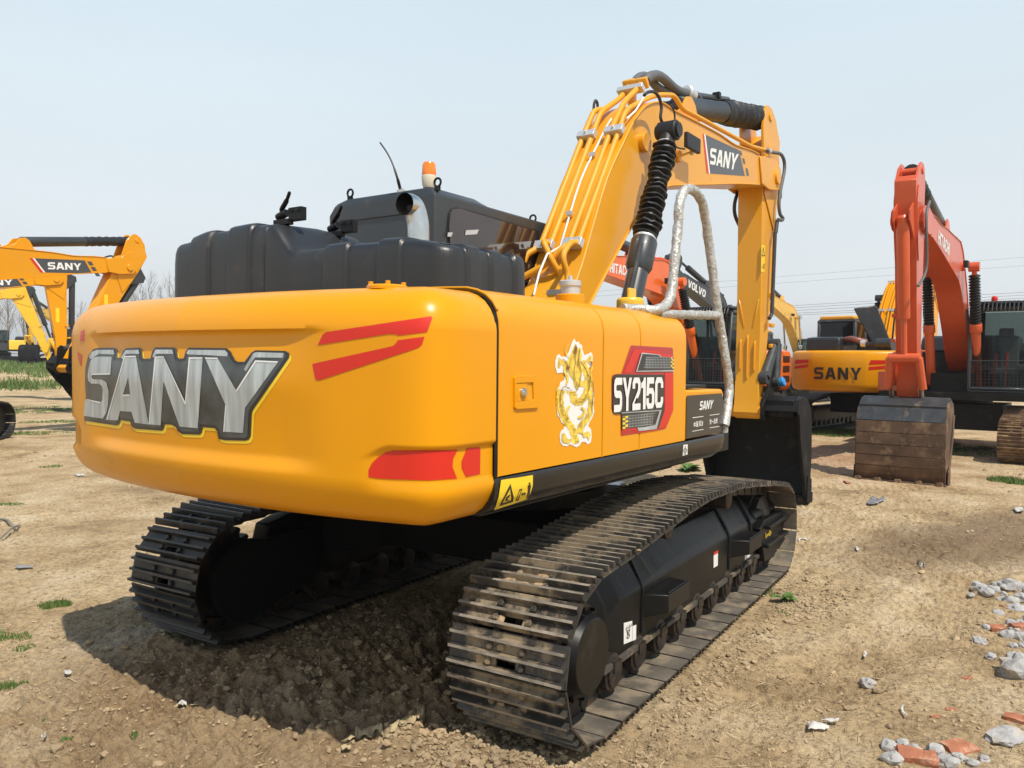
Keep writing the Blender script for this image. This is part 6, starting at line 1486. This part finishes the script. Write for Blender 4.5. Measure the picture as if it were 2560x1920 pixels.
brick((1195,1142), 55, 'small flat orange brick chip alone on the clay', 8, YAW-1.2, 0, .5, .5); brick((1100,1322), 60, 'crumbled orange brick chip half buried in the clay', 9, YAW-1.7, 0, .3, .6); brick((1010,1365), 60, 'dull reddish brick chip lying on the clay', 10, YAW-1.4, 0, .5, .5)
brick((1403,755), 45, 'small orange brick chip wedged in the right hand rubble heap', 11, YAW, .3, 1.2, .6); brick((500,25), 50, 'orange brick chip by the worn brown bucket', 12, YAW, .3, .6, .6)
lump((1500,1125), 105, 'big rounded grey boulder cut by the right edge', None, 31, sq=.8); lump((1425,1490), 78, 'long flat grey slab at the right edge', None, 33, sq=.42, stretch=2.0)
heap = [(1265,640,45),(1310,668,42),(1345,640,36),(1430,635,52),(1490,628,42),(1445,692,44),(1500,690,36),(1372,762,36),(1395,700,30),(1480,752,50),(1450,822,34),(1505,822,34),(1430,905,40),(1500,915,44),(1462,870,28),(1460,960,24),(1515,960,28),(1218,668,18),(1300,872,24),(1265,942,38),(1330,1027,28),(1460,1028,40),(1515,1040,36),(1350,610,20),(1400,665,24),(1530,735,34),(1545,645,40),(1560,830,50),(1550,900,40),(1245,615,15)]
for i, (a, b_, r) in enumerate(heap): lump((a, b_), r, 'pale grey concrete lump in the rubble heap at the right edge' if a > 1340 else 'pale grey concrete lump lying loose left of the rubble heap', 'concrete lumps of the right hand rubble heap' if a > 1340 else 'loose concrete lumps beside the rubble heap', 50+i)
lump((620,1182), 42, 'bluish grey stone lying alone on the clay at lower right', None, 91)
def sheet(pts, zoomf, name, lab, cat, m, wav=.02, lift=.012, seed=1):
    wav *= .6; cxx = sum(p[0] for p in pts)/len(pts); cyy = sum(p[1] for p in pts)/len(pts); kq = 1 if len(pts) > 8 or lift > .025 else .8; pts = [(cxx+(p[0]-cxx)*kq, cyy+(p[1]-cyy)*kq) for p in pts]
    loops = [[zoomf(*p) for p in pts]]
    def hit(u, v):
        p = gpt((u, v)); n = noise.noise(Vector((p.x*22+seed, p.y*22, 0))); return p+Vector((0, 0, lift+wav*abs(n))), Vector((0, 0, 1))
    o = decal_surf([loops], hit, 0, name, m, None, 5 if len(pts) < 14 else 6); s = o.modifiers.new('solid', 'SOLIDIFY'); s.thickness = .003; tag(o, lab, cat); return o
M['drystraw'] = mat('dry_leaf_straw', (.44, .35, .20), .8, var=.3, vscale=12)
M['plastic'] = mat('white_plastic', (.55, .53, .49), .45, bump=.3, bscale=30); M['greyplastic'] = mat('grey_plastic_film', (.24, .25, .26), .3, coat=.3, bump=.4, bscale=30)
sheet([(258,1412),(330,1418),(410,1440),(412,1460),(380,1470),(262,1468)], z9, 'plastic_scrap', 'flattened white plastic bottle scrap on the clay at lower right', 'litter', 'plastic', .03, .02)
sheet([(330,1408),(380,1395),(400,1405),(465,1400),(468,1412),(440,1425),(380,1420)], z9, 'plastic_scrap', 'crumpled white film touching the flattened white bottle scrap', 'litter', 'plastic', .03, .02, 2)
sheet([(600,150),(625,115),(640,100),(690,120),(725,100),(730,125),(690,140),(650,160)], z9, 'plastic_film', 'crumpled grey plastic film on the clay in front of the worn bucket', 'litter', 'greyplastic', .05, .02, 3)
sheet([(1440,175),(1475,165),(1521,170),(1530,195),(1480,200)], z9, 'plastic_film', 'white plastic film lump at the right edge, level with the grey film', 'litter', 'plastic', .05, .02, 4)
sheet([(595,995),(602,1010),(620,1030),(610,1048),(590,1045),(600,1030)], z9, 'paper_scrap', 'torn white scrap standing on the clay, centre of the open ground', 'litter', 'plastic', .05, .02, 5)
sheet([(548,395),(560,388),(578,405),(568,415),(552,410)], z9, 'paper_scrap', 'small white scrap between the track and the dark patch', 'litter', 'plastic', .02, .015, 6)
sheet([(215,350),(275,340),(276,348),(218,358)], z9, 'plastic_strip', 'narrow white strip beside the front end of the right track', 'litter', 'plastic', .01, .015, 7)
sheet([(800,1325),(825,1315),(822,1345),(855,1380),(845,1392),(812,1352)], z9, 'plastic_scrap', 'thin white shred left of the orange brick chips', 'litter', 'plastic', .03, .015, 8)
sheet([(905,480),(935,492),(960,486),(960,494),(930,500),(905,490)], z9, 'plastic_shred', 'tiny white shred beside the dark patch', 'litter', 'plastic', .01, .012, 9)
lA = zf(0, 1000, .5543)
sheet([(797,1388),(810,1375),(846,1372),(848,1384),(822,1392)], lA, 'plastic_scrap', 'folded white scrap at the edge of the machine shadow', 'litter', 'plastic', .03, .02, 10)
sheet([(285,1240),(310,1230),(330,1240),(320,1260),(290,1255)], lA, 'paper_scrap', 'white scrap on the clay left of the shadow', 'litter', 'plastic', .03, .02, 11)
sheet([(182,1540),(205,1530),(215,1545),(195,1558),(182,1552)], lA, 'paper_scrap', 'white scrap near the bottom left corner', 'litter', 'plastic', .03, .02, 12)
sheet([(52,762),(80,754),(160,758),(158,766),(80,773)], lA, 'rubber_scrap', 'long dark grey flat scrap at the left edge', 'litter', 'greyplastic', .01, .02, 13)
sheet([(330,340),(350,334),(385,338),(388,345),(350,350)], lA, 'paper_scrap', 'pale scrap under the left corner of the counterweight', 'litter', 'plastic', .02, .015, 14)
gA = zf(300, 1200, .43395)
sheet([(1270,1530),(1380,1470),(1520,1450),(1620,1400),(1745,1345),(1775,1380),(1690,1415),(1600,1430),(1480,1480),(1350,1510)], gA, 'dry_leaf', 'long pale dry maize leaf lying in front of the right track', 'leaf', 'drystraw', .03, .015, 15)
sheet([(1265,1560),(1300,1545),(1345,1560),(1325,1588),(1275,1585)], gA, 'dry_leaf', 'short pale husk below the long dry leaf', 'leaf', 'drystraw', .04, .015, 16)
sheet([(1035,1110),(1085,1085),(1130,1115),(1165,1075),(1180,1130),(1140,1170),(1100,1150),(1060,1140)], gA, 'dry_leaf', 'curled grey leaf in the shadow under the counterweight', 'leaf', 'drystraw', .05, .02, 17)
sheet([(790,1400),(850,1405),(1010,1410),(960,1440),(860,1475),(800,1468)], z8, 'plastic_film', 'crumpled grey film lying behind the right track, under the black skirt', 'litter', 'greyplastic', .05, .03, 18)
# sticks
def stick_(a, b_, r, lab):
    p, q = gpt(a), gpt(b_); o = MB().tube(sm([p+Vector((0, 0, .02)), p.lerp(q, .5)+Vector((.02, .02, .05)), q+Vector((0, 0, .02))], 5), r, 6).build('stick', bark, None); tag(o, lab, 'stick')
stick_(lA(0, 545), lA(70, 590), .012, 'bare dark stick at the left edge, upper of the pair'); stick_(lA(0, 635), lA(90, 580), .010, 'bare dark stick at the left edge, lower of the pair')
# ================================================================= plants and grass
M['leaf'] = mat('weed_leaf', (.085, .17, .03), .6, var=.35, vscale=20); M['grass'] = mat('short_grass', (.10, .17, .035), .7, var=.5, vscale=4, dirt=((.26, .24, .08), .3, 5))
def weed(px_, R0, lab, seed, n=16):
    p = gpt(px_); r = random.Random(seed); t = thing('weed', lab, 'plant', p, None); PINV[t.name] = I4; lf_ = MB()
    for i in range(n):
        a = r.uniform(0, 6.28); L_0 = R0*r.uniform(.5, 1.1); el = r.uniform(.15, 1.0); w0 = L_0*r.uniform(.16, .24); prev = []
        d = Vector((math.cos(a), math.sin(a), 0)); s_ = Vector((-d.y, d.x, 0)); rows = []
        for k in range(6):
            q = k/5; ww = w0*math.sin(math.pi*min(1, q*.9+.08))*(1+.35*(k % 2)); c = d*L_0*q*math.cos(el)+Vector((0, 0, L_0*(math.sin(el)*q-.5*q*q)+.02)); rows.append([c-s_*ww, c+Vector((0, 0, -ww*.3)), c+s_*ww])
        lf_.grid(rows)
    lf_.build('leaves', 'leaf', t); MB().tube([(0, 0, -.02), (0, 0, R0*.35)], .006, 5).build('stem', 'leaf', t)
weed(D(1488, 1018), .30, 'green weed growing beyond the right track, below the black skirt', 1, 30); weed(t2(1880, 1440), .13, 'small grey-green weed beside the front of the right track', 2, 12)
gb = MB(); rg = random.Random(9); V_ = []; F_ = []
def blades(cx_, cy_, rx, ry, rot_, n, h):
    r_a = np.sqrt(np.random.rand(n)); a_a = np.random.rand(n)*6.283; lx = rx*r_a*np.cos(a_a); ly = ry*r_a*np.sin(a_a); xa = cx_+lx*math.cos(rot_)-ly*math.sin(rot_); ya = cy_+lx*math.sin(rot_)+ly*math.cos(rot_)
    va = vnoise(xa*3.1/max(1, rx*.4), ya*3.1/max(1, rx*.4), 41); za = ground_h(xa, ya)
    for k in range(n):
        r = r_a[k]; x = float(xa[k]); y = float(ya[k]); z = float(za[k])
        if va[k] < .12+.5*r: continue
        hh_ = h*rg.uniform(.5, 1.2)*(1.2-r*.6); b = rg.uniform(0, 6.28); w_ = hh_*.10+.004; dx, dy = math.cos(b)*w_, math.sin(b)*w_; tx, ty = rg.gauss(0, .3)*hh_, rg.gauss(0, .3)*hh_
        i = len(V_); V_.extend([(x-dx, y-dy, z-.01), (x+dx, y+dy, z-.01), (x+tx, y+ty, z+hh_)]); F_.append((i, i+1, i+2))
def patch(px_, rx, ry, rot_, n, h): p = gpt(px_); blades(p.x, p.y, rx, ry, rot_, n, h)
YR = YAW
patch(D(1800, 935), 1.7, 1.2, YR, 5000, .08); patch(D(1640, 925), 1.5, 1.2, YR, 2500, .07); patch(D(2185, 1040), .40, .30, YR, 1500, .07); patch(D(2000, 965), 2.0, 1.3, YR, 5000, .07)
patch(D(35, 937), .5, 1.1, YR+.5, 1800, .05); patch(D(120, 912), .6, .9, YR+.5, 1500, .05); patch(D(130, 1008), .18, .35, YR+.5, 500, .04); patch(D(118, 1310), .09, .16, YR+.4, 1500, .035); patch(D(2, 1490), .07, .14, YR, 700, .03); patch(D(90, 880), .8, 2.2, YR+.5, 1500, .06); patch(D(20, 890), 1.2, 1.6, YR+.5, 2500, .07); patch(D(140, 885), 1.0, 1.2, YR+.5, 2000, .06); patch(D(18, 1090), .12, .2, YR, 300, .03); patch(D(60, 1400), .06, .1, YR, 200, .025); patch(D(8, 1380), .10, .2, YR, 500, .03); patch(D(290, 1592), .04, .05, 0, 150, .02)
patch(D(140, 1600), .05, .07, 0, 250, .02); patch(D(90, 1560), .06, .08, 0, 200, .02); patch(D(1650, 1280), .10, .10, 0, 150, .03)
patch(D(1690, 1325), .10, .16, 0, 200, .02)
for k in range(26):
    u = rg.uniform(-80, 420); dep = rg.uniform(36, 66); p = CAM+ray(u, 900)*dep; blades(p.x, p.y, rg.uniform(2, 5), rg.uniform(2, 4), 0, 900, rg.uniform(.25, .5))
gb.add(V_, F_); go = gb.build('grass', 'grass', None, smooth=False); tag(go, 'short green grass in scattered patches on the clay', 'grass', kind='stuff')
# ================================================================= spring haze over the yard
hb = MB().box((0, 0, 19), (4400, 4400, 46)); hm_ = bpy.data.materials.new('haze'); hm_.use_nodes = True; n_ = hm_.node_tree
for q in list(n_.nodes):
    if q.type != 'OUTPUT_MATERIAL': n_.nodes.remove(q)
pv = n_.nodes.new('ShaderNodeVolumePrincipled'); pv.inputs['Density'].default_value = .0008; pv.inputs['Color'].default_value = (.95, .96, .97, 1); pv.inputs['Anisotropy'].default_value = .3
n_.links.new(pv.outputs[0], n_.nodes['Material Output'].inputs['Volume'])
hz = hb.build('haze', hm_, None, smooth=False); tag(hz, kind='stuff')
